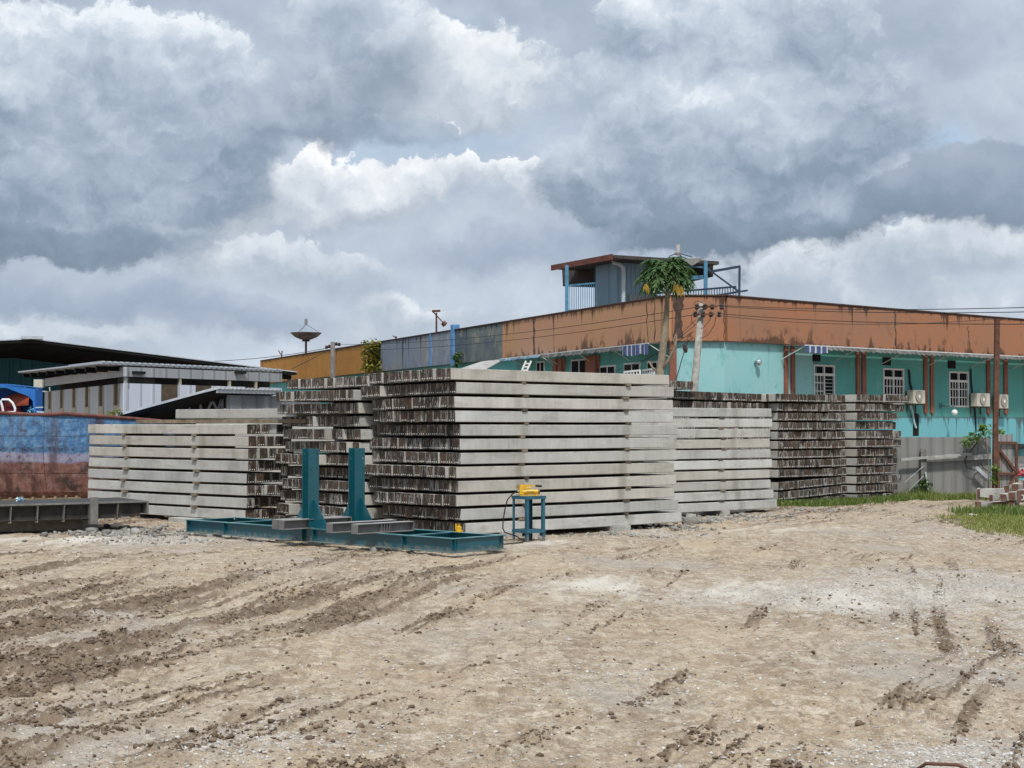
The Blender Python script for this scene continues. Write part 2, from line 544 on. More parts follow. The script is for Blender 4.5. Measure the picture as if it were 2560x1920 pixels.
def wall_paint(name, c, ztop, zbot, drip=(.07, .035, .022), top=0.55, bot=0.35, streak=0.35, c2=None, patch=None, pamt=0.0, general=0.25):
    """old masonry paint: faded patches, and dark growth running down from the top edge and creeping up from the lower one"""
    m, N, o = new_mat(name)
    p = pos(N)
    x, y, z = N.sep(p)
    a = N.noise(p, 0.35, 5, 0.6)
    b = N.noise(p, 2.2, 6, 0.65)
    f = N.noise(p, 30, 3, 0.6)
    c2 = c2 or tuple(v * 0.72 for v in c)
    cc = N.mix(N.ss(N.m('ADD', N.m('MULTIPLY', a, .7), N.m('MULTIPLY', b, .3)), .38, .62), c, c2)
    if patch:
        cc = N.mix(N.m('MULTIPLY', N.ss(N.noise(p, 1.1, 7, .68), .56, .63), pamt), cc, patch)
    sv = N.noise(N.mul(p, (2.6, 2.6, .16)), 1.0, 5, .62)
    st = N.noise(N.mul(p, (7.5, 7.5, .35)), 1.0, 4, .62)
    # run-down from the top edge: long where the streak noise is high
    wd = N.ss(N.noise(N.mul(p, (1, 1, .05)), .22, 3, .6), .38, .64)
    ln = N.m('MULTIPLY', N.m('ADD', N.m('MULTIPLY', N.ss(sv, .50, .80), 1.9), N.m('MULTIPLY', N.ss(st, .5, .8), .75)), N.m('ADD', .12, wd))
    d = N.m('SUBTRACT', ztop, z)
    td = N.m('SUBTRACT', 1.0, N.ss(d, N.m('ADD', .02, N.m('MULTIPLY', ln, .25)), N.m('ADD', .09, ln)))
    cc = N.mix(N.m('MULTIPLY', td, top), cc, drip)
    up = N.m('MULTIPLY', N.ss(N.noise(N.mul(p, (1, 1, .5)), 1.4, 7, .7), .47, .66), .9)
    bd = N.m('SUBTRACT', 1.0, N.ss(N.m('SUBTRACT', z, zbot), N.m('MULTIPLY', up, .2), N.m('ADD', .04, up)))
    cc = N.mix(N.m('MULTIPLY', bd, bot), cc, drip)
    cc = N.mix(N.m('MULTIPLY', N.ss(sv, .58, .72), streak), cc, drip)
    cc = N.mix(N.m('MULTIPLY', N.ss(b, .55, .75), general), cc, tuple(v * 0.5 for v in c))
    finish(N, o, cc, .88, f, .2, .01)
    return m


def corrugated(name, c, pitch, axis, dirt=(.08, .06, .05), damt=.25, rough=.5, metal=.1, var=.12):
    """profiled sheet: the ribs are bump along one direction of the sheet"""
    m, N, o = new_mat(name)
    p = pos(N)
    s = N.v('DOT_PRODUCT', p, (*axis, 0), 1)
    w = N.m('ABSOLUTE', N.m('SUBTRACT', N.m('FRACT', N.m('DIVIDE', s, pitch)), .5))
    rib = N.ss(w, .34, .46)
    n1 = N.noise(N.mul(p, (1, 1, .4)), 1.2, 5, .6)
    sheet = N.n('ShaderNodeTexWhiteNoise', {'W': N.m('FLOOR', N.m('DIVIDE', s, pitch * 4))}, 0, noise_dimensions='1D')
    t = N.lin(N.m('ADD', N.m('MULTIPLY', n1, .6), N.m('MULTIPLY', sheet, .4)), .2, .8, 1 - var, 1 + var)
    cc = N.mix(1.0, c, N.comb(t, t, t), 'MULTIPLY')
    dn = N.noise(N.mul(p, (3, 3, .3)), 1.0, 5, .65)
    cc = N.mix(N.m('MULTIPLY', N.ss(dn, .52, .72), damt), cc, dirt)
    groove = N.m('MULTIPLY', N.ss(w, .40, .47), .35)
    cc = N.mix(groove, cc, tuple(v * .4 for v in c))
    finish(N, o, cc, rough, rib, .8, .03, metal)
    return m


def hull_material():
    m, N, o = new_mat('hull_paint')
    p = pos(N)
    x, y, z = N.sep(p)
    a = N.noise(p, .9, 6, .65)
    b = N.noise(p, 4.5, 7, .7)
    zz = N.m('ADD', z, N.m('MULTIPLY', N.m('SUBTRACT', a, .5), .35))
    blue = N.mix(N.ss(b, .4, .62), (.040, .125, .265), (.115, .235, .385))
    lav = N.mix(N.ss(b, .35, .65), (.24, .24, .36), (.33, .32, .42))
    red = N.mix(N.ss(b, .35, .65), (.19, .085, .07), (.30, .165, .14))
    red = N.mix(N.ss(N.noise(p, 1.7, 6, .7), .5, .66), red, (.075, .05, .045))
    cc = N.mix(N.ss(zz, 1.38, 1.50), red, lav)
    cc = N.mix(N.ss(zz, 1.66, 1.76), cc, blue)
    st = N.noise(N.mul(p, (2.2, 2.2, .22)), 1.0, 5, .62)
    cc = N.mix(N.m('MULTIPLY', N.ss(st, .52, .68), .7), cc, (.06, .03, .022))
    fx = N.m('ABSOLUTE', N.m('SUBTRACT', N.m('FRACT', N.m('DIVIDE', N.m('ADD', x, N.m('MULTIPLY', a, .12)), 1.55)), .5))
    fz = N.m('ABSOLUTE', N.m('SUBTRACT', N.m('FRACT', N.m('DIVIDE', N.m('ADD', z, N.m('MULTIPLY', a, .08)), 1.12)), .5))
    seam = N.m('MULTIPLY', N.m('MAXIMUM', N.ss(fx, .488, .497), N.ss(fz, .480, .495)), N.ss(b, .3, .55))
    cc = N.mix(N.m('MULTIPLY', seam, .75), cc, (.05, .025, .02))
    s5 = N.noise(N.mul(p, (9, 9, .6)), 1.0, 5, .7)
    cc = N.mix(N.m('MULTIPLY', N.ss(s5, .54, .68), .5), cc, (.085, .045, .038))
    cc = N.mix(N.m('MULTIPLY', N.ss(s5, .46, .34), .30), cc, (.34, .30, .31))
    sp = N.noise(p, 7, 4, .75)
    cc = N.mix(N.m('MULTIPLY', N.ss(sp, .60, .66), .75), cc, (.045, .018, .015))
    wl_ = N.m('MULTIPLY', N.m('SUBTRACT', 1.0, N.ss(N.m('ABSOLUTE', N.m('SUBTRACT', z, 1.80)), .03, .10)), N.ss(N.noise(p, 9, 4, .7), .48, .56))
    cc = N.mix(N.m('MULTIPLY', wl_, .8), cc, (.03, .022, .03))
    cc = N.mix(N.m('MULTIPLY', N.ss(N.noise(p, 2.6, 8, .72), .56, .64), .55), cc, (.07, .032, .026))
    finish(N, o, cc, .7, b, .3, .03, 0, .3)
    return m


def ground_material():
    m, N, o = new_mat('yard_ground')
    p = pos(N)
    mud = N.n('ShaderNodeAttribute', {}, 2, attribute_name='mud')
    grv = N.n('ShaderNodeAttribute', {}, 2, attribute_name='gravel')
    wht = N.n('ShaderNodeAttribute', {}, 2, attribute_name='pale')
    # along the wheel tracks everything is drawn out
    rot = N.n('ShaderNodeMapping', {'Vector': p, 'Rotation': (0, 0, R(20)), 'Scale': (1.6, .45, 1)})
    a = N.noise(rot, .9, 8, .66)
    b = N.noise(p, 3.2, 7, .68)
    c = N.noise(p, 22, 4, .7)
    e = N.noise(p, 75, 2, .6)
    fine = N.noise(N.n('ShaderNodeMapping', {'Vector': p, 'Rotation': (0, 0, R(17)), 'Scale': (6.5, 1.1, 1)}), 1.0, 6, .7)
    sand = N.mix(N.ss(a, .36, .64), (.275, .205, .135), (.40, .32, .225))
    sand = N.mix(N.ss(b, .44, .66), sand, (.50, .42, .315))
    sand = N.mix(N.m('MULTIPLY', N.ss(c, .50, .64), .62), sand, (.155, .108, .068))
    sand = N.mix(N.m('MULTIPLY', N.ss(fine, .50, .66), .60), sand, (.165, .115, .074))
    brown = N.mix(N.ss(b, .35, .62), (.098, .066, .042), (.20, .145, .096))
    brown = N.mix(N.m('MULTIPLY', N.ss(c, .54, .68), .55), brown, (.27, .205, .14))
    dd = N.noise(p, 8.5, 5, .7)
    sand = N.mix(N.m('MULTIPLY', N.ss(dd, .53, .66), .60), sand, (.17, .12, .078))
    sand = N.mix(N.m('MULTIPLY', N.ss(dd, .46, .34), .50), sand, (.53, .455, .35))
    tint = N.noise(N.mul(p, (1, .6, 1)), .33, 5, .6)
    sand = N.mix(N.m('MULTIPLY', N.ss(tint, .5, .68), .6), sand, (.33, .30, .265))
    sand = N.mix(N.m('MULTIPLY', N.ss(tint, .5, .30), .5), sand, (.44, .335, .215))
    mk = N.ss(N.m('ADD', mud, N.m('MULTIPLY', N.m('SUBTRACT', N.m('ADD', N.m('MULTIPLY', a, .5), N.m('MULTIPLY', b, .5)), .5), 2.6)), .30, .74)
    cc = N.mix(mk, sand, brown)
    chips = N.n('ShaderNodeTexVoronoi', {'Vector': p, 'Scale': 38.0, 'Randomness': 1.0}, 1)
    cr, cg, cb = N.sep(chips)
    stone = N.mix(cr, (.24, .22, .195), (.60, .575, .53))
    gk = N.ss(N.m('ADD', grv, N.m('MULTIPLY', N.m('SUBTRACT', b, .5), 1.6)), .38, .72)
    speck = N.m('MAXIMUM', N.m('MULTIPLY', N.ss(cg, .90, .93), N.m('MULTIPLY', N.ss(b, .42, .60), .55)), N.m('MULTIPLY', gk, N.lin(cg, .35, .75, .12, .85)))
    cc = N.mix(speck, cc, stone)
    pk = N.ss(N.m('ADD', wht, N.m('MULTIPLY', N.m('SUBTRACT', N.m('ADD', N.m('MULTIPLY', a, .6), N.m('MULTIPLY', c, .4)), .5), 1.6)), .40, .80)
    cc = N.mix(N.m('MULTIPLY', pk, .75), cc, (.60, .555, .48))
    cc = N.mix(N.m('MULTIPLY', N.ss(e, .55, .66), .55), cc, (.10, .075, .05))
    hgt = N.m('ADD', N.m('MULTIPLY', b, .5), N.m('ADD', N.m('MULTIPLY', c, .35), N.m('MULTIPLY', e, .15)))
    finish(N, o, cc, .93, hgt, 1.0, .07)
    return m


def leaf_material(name, c, c2, tr=.35):
    m, N, o = new_mat(name)
    i = N.n('ShaderNodeNewGeometry', {}, 8)
    p = pos(N)
    k = N.m('ADD', N.m('MULTIPLY', i, .7), N.m('MULTIPLY', N.noise(p, 1.5, 3, .6), .5))
    cc = N.mix(N.ss(k, .25, .95), c, c2)
    d = N.n('ShaderNodeBsdfPrincipled', {'Base Color': cc, 'Roughness': .5, 'Specular IOR Level': .35})
    t = N.n('ShaderNodeBsdfTranslucent', {'Color': N.mix(1.0, cc, (1.3, 1.5, .6), 'MULTIPLY')})
    mx = N.n('ShaderNodeMixShader', {0: tr, 1: d, 2: t})
    N.t.links.new(mx, o.inputs[0])
    return m


M_pile, M_end = pile_materials()
M_wood = simple('old_timber', (.20, .155, .105), .85, .35, 6.0, dirt=(.06, .045, .03))
M_wood_d = simple('wet_timber', (.085, .06, .042), .85, .35, 6.0)
M_conc = simple('plain_concrete', (.36, .35, .32), .9, .2, 2.5, dirt=(.16, .15, .13))
M_ground = ground_material()


# ------------------------------------------------------------------ ground
TRK_Y = np.array([-60, 8, 14, 17.3, 28.7, 36.3, 46.9, 60, 3000.])
TRK_X = np.array([-26, -7.2, -4.67, -2.97, 0, 4.0, 10.6, 19.5, 19.5])


def track_w(X, Y):
    return X - np.interp(Y, TRK_Y, TRK_X)


def blob(X, Y, px, py, rx, ry):
    g = G(px, py)
    return np.exp(-((X - g.x) / rx) ** 2 - ((Y - g.y) / ry) ** 2)


def ground_fields(X, Y):
    w = track_w(X, Y)
    an = fbm(w * 1.9 + .8 * fbm(X * .5, Y * .4, 7, 3), Y * .2, 11, 6, .6)              # drawn out along the wheel tracks
    an2 = fbm(w * 5.2, Y * .5, 19, 5, .62)
    lo = fbm(X * .35, Y * .22, 31, 4, .5)
    md = sst(an * .62 + an2 * .38, .46, .66)
    reg = (blob(X, Y, 150, 1480, 4.5, 3.5) * .8 + blob(X, Y, 500, 1520, 3, 2.5) * .6 + blob(X, Y, 100, 1640, 2.5, 2.0) * .7 + blob(X, Y, 700, 1700, 2.2, 1.4) * .5
           + blob(X, Y, 300, 1820, 2.2, 1.2) * .5 + blob(X, Y, 1150, 1730, 1.7, 1.6) * .5 + blob(X, Y, 2150, 1640, 2.6, 2.4) * .15 + blob(X, Y, 2250, 1800, 2.2, 1.2) * .15)
    mud = np.clip(.14 + .70 * md * (.45 + .9 * lo) + .50 * reg * (.35 + .9 * md), 0, 1)
    rid = 1 - np.abs(2 * fbm(w * 1.5 + .25 * fbm(X * .8, Y * .5, 5, 3), Y * .05, 37, 3, .5) - 1)
    rid2 = 1 - np.abs(2 * fbm(w * 3.1 + .2 * fbm(X * .8, Y * .5, 6, 3), Y * .08, 39, 3, .5) - 1)
    brk = sst(fbm(X * .7, Y * .35, 41, 4), .34, .58)
    mud = mud * .62 + .46 * sst(rid, .84, .97) * brk + .40 * sst(rid2, .84, .97) * brk
    clear = blob(X, Y, 1800, 1330, 6, 7) * .5 + blob(X, Y, 1350, 1650, 2.2, 3) * .35 + blob(X, Y, 2300, 1450, 5, 5) * .4 + blob(X, Y, 150, 1355, 4.5, 3.0) * .9 + blob(X, Y, 900, 1420, 4, 3) * .2
    clear = clear + blob(X, Y, 2230, 1680, 1.3, 3.2) * .42
    band = (np.exp(-((w - 2.4 + .25 * (lo - .5)) / .42) ** 2) + .8 * np.exp(-((w - 4.5 + .3 * (lo - .5)) / .5) ** 2)) * sst(Y, 11, 13) * (1 - sst(Y, 30, 44))
    mud = np.clip(mud - clear - .38 * band, 0, 1)
    gr = (blob(X, Y, 2450, 1470, 3.5, 5) * .75 + blob(X, Y, 2560, 1620, 2, 2) * .5 + blob(X, Y, 2450, 1900, 1.5, 1.0) * .8 + blob(X, Y, 1600, 1690, 1.2, 1.2) * .55 + blob(X, Y, 2050, 1490, 2.5, 2) * .45
          + blob(X, Y, 420, 1345, 3.0, 2.6) * .8 + blob(X, Y, 1900, 1285, 4.0, 4.0) * .5 + blob(X, Y, 1650, 1330, 2.5, 1.6) * .6 + blob(X, Y, 650, 1850, 1.5, .9) * .6 + blob(X, Y, 1500, 1345, 2.5, 1.2) * .4
          + blob(X, Y, 1500, 1500, 2.0, 2.0) * .3 + blob(X, Y, 2350, 1340, 4, 3) * .5)
    gr = np.clip(gr * (.5 + fbm(X * .9, Y * .6, 53, 4)) , 0, 1)
    pale = (blob(X, Y, 150, 1352, 4.5, 2.2) * .7 + blob(X, Y, 300, 1540, 2.5, 1.0) * .55 + blob(X, Y, 1350, 1360, 4, 1.6) * .5 + blob(X, Y, 1900, 1320, 6, 4) * .5 + blob(X, Y, 2250, 1500, 4.5, 4) * .55
            + blob(X, Y, 1500, 1460, 3, 2.2) * .4 + blob(X, Y, 900, 1630, 2.2, 1.5) * .35 + blob(X, Y, 700, 1440, 3, 1.5) * .35 + blob(X, Y, 400, 1420, 3, 1) * .35)
    pale = np.clip(pale * (.35 + 1.1 * an) + .22 * band * an2 * 1.6, 0, 1)
    near = 1 - sst(np.hypot(X, Y - 30), 45, 90)
    rough = np.clip(mud * 1.25, .20, 1)
    h = (fbm(X * .28, Y * .28, 3, 3) - .5) * .16
    h += (an - .5) * .08 + (an2 - .5) * .075 * (.4 + rough)
    h += (fbm(X * 2.2, Y * 2.2, 61, 4, .55) - .5) * .09 * rough
    clod = fbm(X * 6.5, Y * 6.5, 71, 4, .6)
    h += np.clip(clod - .46, 0, 1) * .23 * rough
    h += (fbm(X * 17, Y * 17, 83, 3, .6) - .5) * .022 * (.5 + rough)
    # tyre treads pressed across the bottom right corner
    tw = (Y - 13.4) + (X - 3.0) * .32
    tm = np.exp(-((tw) / 1.3) ** 2) * sst(X, .9, 2.2)
    h += np.sin(tw * 16 + 1.5 * lo) * .022 * tm
    # the yard is trodden flat under everything that stands on it
    return (h - .02) * near, mud, gr, pale


def ground_z(x, y):
    return float(ground_fields(np.array([x]), np.array([y]))[0][0])


def build_ground():
    yn = np.concatenate([np.array([-400., -100, -30, -8, 0, 5, 8, 9.2]), 9.8 * (64 / 9.8) ** np.linspace(0, 1, 860), np.array([70, 80, 100, 140, 220, 400, 900, 2500, 6000])])
    u = np.concatenate([-np.array([40, 12, 5, 2.2, 1.2, .8, .6, .5, .44]), np.linspace(-.40, .40, 720), np.array([40, 12, 5, 2.2, 1.2, .8, .6, .5, .44])[::-1]])
    YY, UU = np.meshgrid(yn, u, indexing='ij')
    XX = UU * np.maximum(YY, 9.0)
    XX = np.where(YY > 400, np.clip(XX, -9000, 9000), XX)
    h, mud, gr, pale = ground_fields(XX, YY)
    ny, nx = XX.shape
    co = np.stack([XX, YY, h], -1).reshape(-1, 3)
    idx = np.arange(ny * nx).reshape(ny, nx)
    q = np.stack([idx[:-1, :-1], idx[:-1, 1:], idx[1:, 1:], idx[1:, :-1]], -1).reshape(-1, 4)
    me = bpy.data.meshes.new('ground')
    me.vertices.add(len(co))
    me.vertices.foreach_set('co', co.ravel())
    me.loops.add(q.size)
    me.loops.foreach_set('vertex_index', q.ravel())
    me.polygons.add(len(q))
    me.polygons.foreach_set('loop_start', np.arange(0, q.size, 4))
    me.polygons.foreach_set('use_smooth', np.ones(len(q), bool))
    for nm, a in (('mud', mud), ('gravel', gr), ('pale', pale)):
        me.attributes.new(nm, 'FLOAT', 'POINT').data.foreach_set('value', a.ravel().astype(np.float32))
    me.update()
    me.validate()
    me.materials.append(M_ground)
    o = bpy.data.objects.new('ground', me)
    col.objects.link(o)
    tag(o, kind='structure')
    return o


build_ground()

# unit icosahedron for stones and clods
_t = (1 + 5 ** .5) / 2
ICO_V = np.array([(-1, _t, 0), (1, _t, 0), (-1, -_t, 0), (1, -_t, 0), (0, -1, _t), (0, 1, _t), (0, -1, -_t), (0, 1, -_t), (_t, 0, -1), (_t, 0, 1), (-_t, 0, -1), (-_t, 0, 1)]) / math.hypot(1, _t)
ICO_F = np.array([(0, 11, 5), (0, 5, 1), (0, 1, 7), (0, 7, 10), (0, 10, 11), (1, 5, 9), (5, 11, 4), (11, 10, 2), (10, 7, 6), (7, 1, 8), (3, 9, 4), (3, 4, 2), (3, 2, 6), (3, 6, 8), (3, 8, 9), (4, 9, 5), (2, 4, 11), (6, 2, 10), (8, 6, 7), (9, 8, 1)])


def lumps(name, P, S, flat, mat, seed, label, cat, kind='stuff'):
    """many small irregular lumps as one object"""
    rng = np.random.default_rng(seed)
    n = len(P)
    ang = rng.uniform(0, 6.283, n)
    ca, sa = np.cos(ang), np.sin(ang)
    V = ICO_V[None] * (1 + rng.uniform(-.55, .45, (n, 12, 1)))
    V = V * np.stack([rng.uniform(.7, 1.35, n), rng.uniform(.6, 1.1, n), rng.uniform(flat * .7, flat * 1.3, n)], -1)[:, None, :]
    x = V[..., 0] * ca[:, None] - V[..., 1] * sa[:, None]
    y = V[..., 0] * sa[:, None] + V[..., 1] * ca[:, None]
    V = np.stack([x, y, V[..., 2]], -1) * S[:, None, None] + P[:, None, :]
    F = (ICO_F[None] + (np.arange(n) * 12)[:, None, None]).reshape(-1, 3)
    me = bpy.data.meshes.new(name)
    me.vertices.add(n * 12)
    me.vertices.foreach_set('co', V.ravel())
    me.loops.add(F.size)
    me.loops.foreach_set('vertex_index', F.ravel())
    me.polygons.add(len(F))
    me.polygons.foreach_set('loop_start', np.arange(0, F.size, 3))
    me.update()
    me.materials.append(mat)
    o = bpy.data.objects.new(name, me)
    col.objects.link(o)
    return tag(o, label, cat, None, kind)


def lump_material(name, lo, hi, rough=.95):
    m, N, o = new_mat(name)
    i = N.n('ShaderNodeNewGeometry', {}, 8)
    p = pos(N)
    n1 = N.noise(p, 30, 4, .65)
    cc = N.mix(N.m('ADD', N.m('MULTIPLY', i, .75), N.m('MULTIPLY', N.m('SUBTRACT', n1, .3), .5)), lo, hi)
    finish(N, o, cc, rough, n1, .5, .01)
    return m


M_clod = lump_material('dried_mud', (.060, .040, .025), (.21, .152, .103))
M_grav = lump_material('gravel_stone', (.24, .225, .20), (.60, .58, .545))


def scatter_ground():
    rng = np.random.default_rng(5)
    n = 1100000
    # even in the picture rather than on the ground: the near ground needs no more stones than it shows
    Y = 10.2 * (46 / 10.2) ** rng.uniform(0, 1, n) ** 1.05
    X = rng.uniform(-.37, .37, n) * Y
    h, mud, gr, pale = ground_fields(X, Y)
    clump = fbm(X * 1.9, Y * 1.9, 91, 3, .6)
    k = rng.uniform(0, 1, n)
    keep = k < np.clip((mud - .20) * .26 * sst(clump, .38, .60) + .004, 0, .12)
    P = np.stack([X, Y, h], -1)[keep]
    S = .0088 * np.exp(rng.normal(0, .6, len(P))) + .004
    big = rng.uniform(0, 1, len(P)) < .010
    S = np.minimum(np.where(big, S * 1.7, S), .036)
    P[:, 2] += S * .25
    lumps('mud_clods', P, S, .62, M_clod, 3, 'loose brown clods of dried mud along the wheel tracks', 'mud')
    keep = (k > .5) & (rng.uniform(0, 1, n) < np.clip(.010 + .10 * (gr - .12), .008, .06))
    P = np.stack([X, Y, h], -1)[keep]
    S = .008 * np.exp(rng.normal(0, .5, len(P))) + .004
    S = np.minimum(S, .022)
    P[:, 2] += S * .2
    lumps('gravel', P, S, .6, M_grav, 4, 'pale loose gravel strewn over the yard', 'gravel')


scatter_ground()

# ------------------------------------------------------------------ stacks of concrete piles
PW, PS, PITCHZ = .245, .251, .309      # width of a pile, spacing side by side, height of a layer


def pile_mesh(L, seed):
    rng = random.Random(seed)
    xs = [0, .015, .5 * L + rng.uniform(-.3, .3), L - .015, L]
    hw, b = PW / 2, .012
    sec = [(-hw, b), (-hw + b, 0), (hw - b, 0), (hw, b), (hw, PW - b), (hw - b, PW), (-hw + b, PW), (-hw, PW - b)]
    v, f, mi = [], [], []
    for i, x in enumerate(xs):
        sag = .006 if i == 2 else 0
        for y, z in sec:
            e = 1.0
            if i in (0, 4):
                e = .965
            y2, z2 = y * e, PW / 2 + (z - PW / 2) * e - sag
            v.append((x + (rng.uniform(-.010, .010) if i in (0, 4) else 0), y2 + rng.uniform(-.003, .003), z2 + rng.uniform(-.003, .003)))
    for i in range(4):
        for k in range(8):
            k2 = (k + 1) % 8
            f.append((i * 8 + k, (i + 1) * 8 + k, (i + 1) * 8 + k2, i * 8 + k2))
            mi.append(1 if i == 0 else 0)
    f.append(tuple(range(8)))
    mi.append(1)
    f.append(tuple(range(39, 31, -1)))
    mi.append(0 if seed % 3 else 1)
    me = bpy.data.meshes.new('concrete_pile')
    me.from_pydata(v, [], f)
    me.polygons.foreach_set('material_index', mi)
    me.materials.append(M_pile)
    me.materials.append(M_end)
    a = me.attributes.new('pc', 'FLOAT_VECTOR', 'POINT')
    a.data.foreach_set('vector', np.array(v, np.float32).ravel())
    me.attributes.new('rnd', 'FLOAT', 'POINT')
    me.update()
    return me


PL = 6.9
PMESH = [pile_mesh(PL, k) for k in range(6)]
PMESH_C = [pile_mesh(6.55, k + 10) for k in range(3)]
ORD = 'first second third fourth fifth sixth seventh eighth ninth tenth eleventh twelfth thirteenth fourteenth'.split()
prng = random.Random(42)
BULK = []      # piles that go into the one object for the rest: (mesh, matrix, rnd)


def lay_pile(meshes, loc, ang, label=None, group=None, tilt=0.0):
    me = meshes[prng.randrange(len(meshes))]
    if label is None:
        BULK.append((me, Matrix.Translation(loc) @ Matrix.Rotation(ang, 4, 'Z') @ Matrix.Rotation(tilt, 4, 'Y'), prng.random()))
        return None
    o = bpy.data.objects.new('concrete_pile', me)
    col.objects.link(o)
    o.location = loc
    o.rotation_euler = (0, tilt, ang)
    return tag(o, label, 'concrete pile', group)


def nth(k):
    return ORD[k]


def packer(p, q, w, h, label, group, mat=None):
    mb = MB()
    mb.bar(p, q, w, h)
    o = mb.build('timber_packer', mat or M_wood, bevel=.004)
    return tag(o, label, 'timber packer', group)


class Stack:
    def __init__(s, corner, ax, cx):
        s.o = Vector((corner[0], corner[1], 0))
        s.ax = Vector((ax[0], ax[1], 0)).normalized()
        s.cx = Vector((cx[0], cx[1], 0)).normalized()
        s.ang = math.atan2(s.ax.y, s.ax.x)

    def p(s, a, c, z):
        return s.o + s.ax * a + s.cx * c + Vector((0, 0, z))


# --- the tall stack in the middle: corner towards the camera, long sides to the right
DR, DL = (.76, .65), (-.65, .76)
SA = Stack((-1.03, 33.8), DR, DL)
off_main = [-.42, -.26, -.31, -.29, -.14, -.17, -.14, -.26, -.20, -.25, -.12, 0.0]
ncol_main = [13, 13, 12, 12, 14, 14, 13, 14, 13, 12, 12, 11]
gm = 'concrete piles of the tall middle stack'
ZB = .12
for L in range(12):
    z0 = ZB + (11 - L) * PITCHZ
    drift = 0.0
    for j in range(ncol_main[L]):
        if prng.random() < .11:
            drift = prng.choice((-.2, -.1, .10, .16, .24))
        elif prng.random() < .4:
            drift *= .4
        a = off_main[L] + (0 if j == 0 else drift + prng.uniform(-.03, .03))
        c = (j + .5) * PS + prng.uniform(-.006, .006) + (.0 if j == 0 else .004 * j)
        lay = 'top' if L == 0 else ('bottom' if L == 11 else nth(L))
        if j == 0:
            lab = f'long front pile at the right corner of the {lay} layer, tall middle stack'
        else:
            lab = f'pile end {nth(j)} left of the corner, {lay} layer of the tall middle stack'
        zz = z0 + prng.uniform(-.004, .004) - (.05 * (j / 12) ** 2 if L < 3 else 0) + (.05 * (j / 12) if L > 8 else 0) * (-.4)
        lay_pile(PMESH, SA.p(a, c, zz), SA.ang + R(prng.uniform(-.12, .12)), lab, gm)
    if L < 11:
        lay2 = 'top' if L == 0 else nth(L)
        for s0, where in ((1.72, 'left'), (5.02, 'right')):
            s1 = s0 + prng.uniform(-.08, .08)
            pr = prng.uniform(.0, .05)
            packer(SA.p(s1, -pr, z0 - .032), SA.p(s1, ncol_main[L] * PS - .1, z0 - .034), prng.uniform(.10, .20), .058,
                   f'{where} timber packer under the {lay2} layer of the tall middle stack', 'timber packers in the tall middle stack', M_wood if prng.random() < .5 else M_wood_d)
for s0, where in ((1.3, 'left'), (4.75, 'right')):
    mb = MB()
    F = Frame(SA.o, DR)
    mb.box(F, s0 - .3, s0 + .3, -2.6, .07, -.12, ZB - .004)
    tag(mb.build('concrete_block', M_conc, bevel=.01), f'{where} grey concrete block carrying the tall middle stack', 'concrete block', 'blocks under the tall middle stack')

# --- the stack behind it to the left: only the ends show
SB = Stack((-3.60, 36.0), DR, DL)
off_b = [.05, -.14, -.05, .08, .0, .05, -.05, .1, .0, .05, .02, .0]
gb = 'concrete piles of the stack behind the blue frame'
for L in range(12):
    z0 = .015 + (11 - L) * PITCHZ
    n = 14
    drift = 0
    st = -.3 if L == 0 else prng.uniform(-.05, .06)
    for j in range(n):
        if prng.random() < .11:
            drift = prng.choice((-.2, -.12, .1, .16, .24))
        elif prng.random() < .4:
            drift *= .4
        a = off_b[L] + drift + prng.uniform(-.03, .03)
        lay = 'top' if L == 0 else nth(L)
        lab = f'pile end {nth(j)} from the right, {lay} layer of the stack behind the blue frame'
        c = (j + .5) * PS + st
        lay_pile(PMESH, SB.p(a, c, z0 + prng.uniform(-.005, .005)), SB.ang + R(prng.uniform(-.15, .15)), lab if L < 9 else None, gb)
    if L < 11:
        for s0 in (1.75, 5.0):
            mb = MB()
            mb.bar(SB.p(s0, st, z0 - .032), SB.p(s0, st + n * PS, z0 - .032), .14, .058)
            if s0 < 2:
                o = mb.build('timber_packer', M_wood_d)
                tag(o, f'dark timber packer under the {"top" if L == 0 else nth(L)} layer behind the blue frame', 'timber packer', 'packers behind the blue frame')

# --- the stack at the left, its long sides towards the camera
DA, NA = (-.755, .656), (.656, .755)
SL = Stack((-6.60, 38.3), DA, NA)
off_l = [0, -.06, -.05, -.05, .0, 0, 0, .05]
gl = 'concrete piles of the left stack by the boat'
for L in range(8):
    z0 = .15 + (7 - L) * .307
    drift = 0
    for j in range(5):
        if prng.random() < .3:
            drift = prng.choice((-.1, .08, .15))
        a = off_l[L] + (0 if j == 0 else drift + prng.uniform(-.02, .02))
        lay = 'top' if L == 0 else ('bottom' if L == 7 else nth(L))
        lab = f'long front pile of the {lay} layer in the left stack beside the boat' if j == 0 else \
              f'pile end {nth(j)} behind the front corner, {lay} layer of the left stack'
        if j == 4:
            lab = None
        lay_pile(PMESH, SL.p(a, (j + .5) * .285, z0 + prng.uniform(-.004, .004)), SL.ang + R(prng.uniform(-.1, .1)), lab, gl)
    if L < 7:
        lay = 'top' if L == 0 else nth(L)
        for s0, where in ((2.03, 'right'), (5.2, 'left')):
            s1 = s0 + prng.uniform(-.12, .12)
            packer(SL.p(s1, -prng.uniform(.0, .06), z0 - .031), SL.p(s1, 1.3, z0 - .031), prng.uniform(.12, .24), .056,
                   f'{where} timber packer under the {lay} layer of the left stack', 'timber packers in the left stack', M_wood)
mb = MB()
F = Frame(SL.o, DA, flip=True)
mb.box(F, 1.75, 2.75, -1.2, .32, -.05, .135)
tag(mb.build('concrete_block', M_conc, bevel=.01), 'long grey concrete block under the front of the left stack', 'concrete block')
mb = MB()
mb.box(F, 5.0, 5.6, -1.2, .1, -.05, .14)
tag(mb.build('concrete_block', M_conc, bevel=.01), 'concrete block under the left end of the left stack by the platform', 'concrete block')
zt = .15 + 8 * .307 - .06
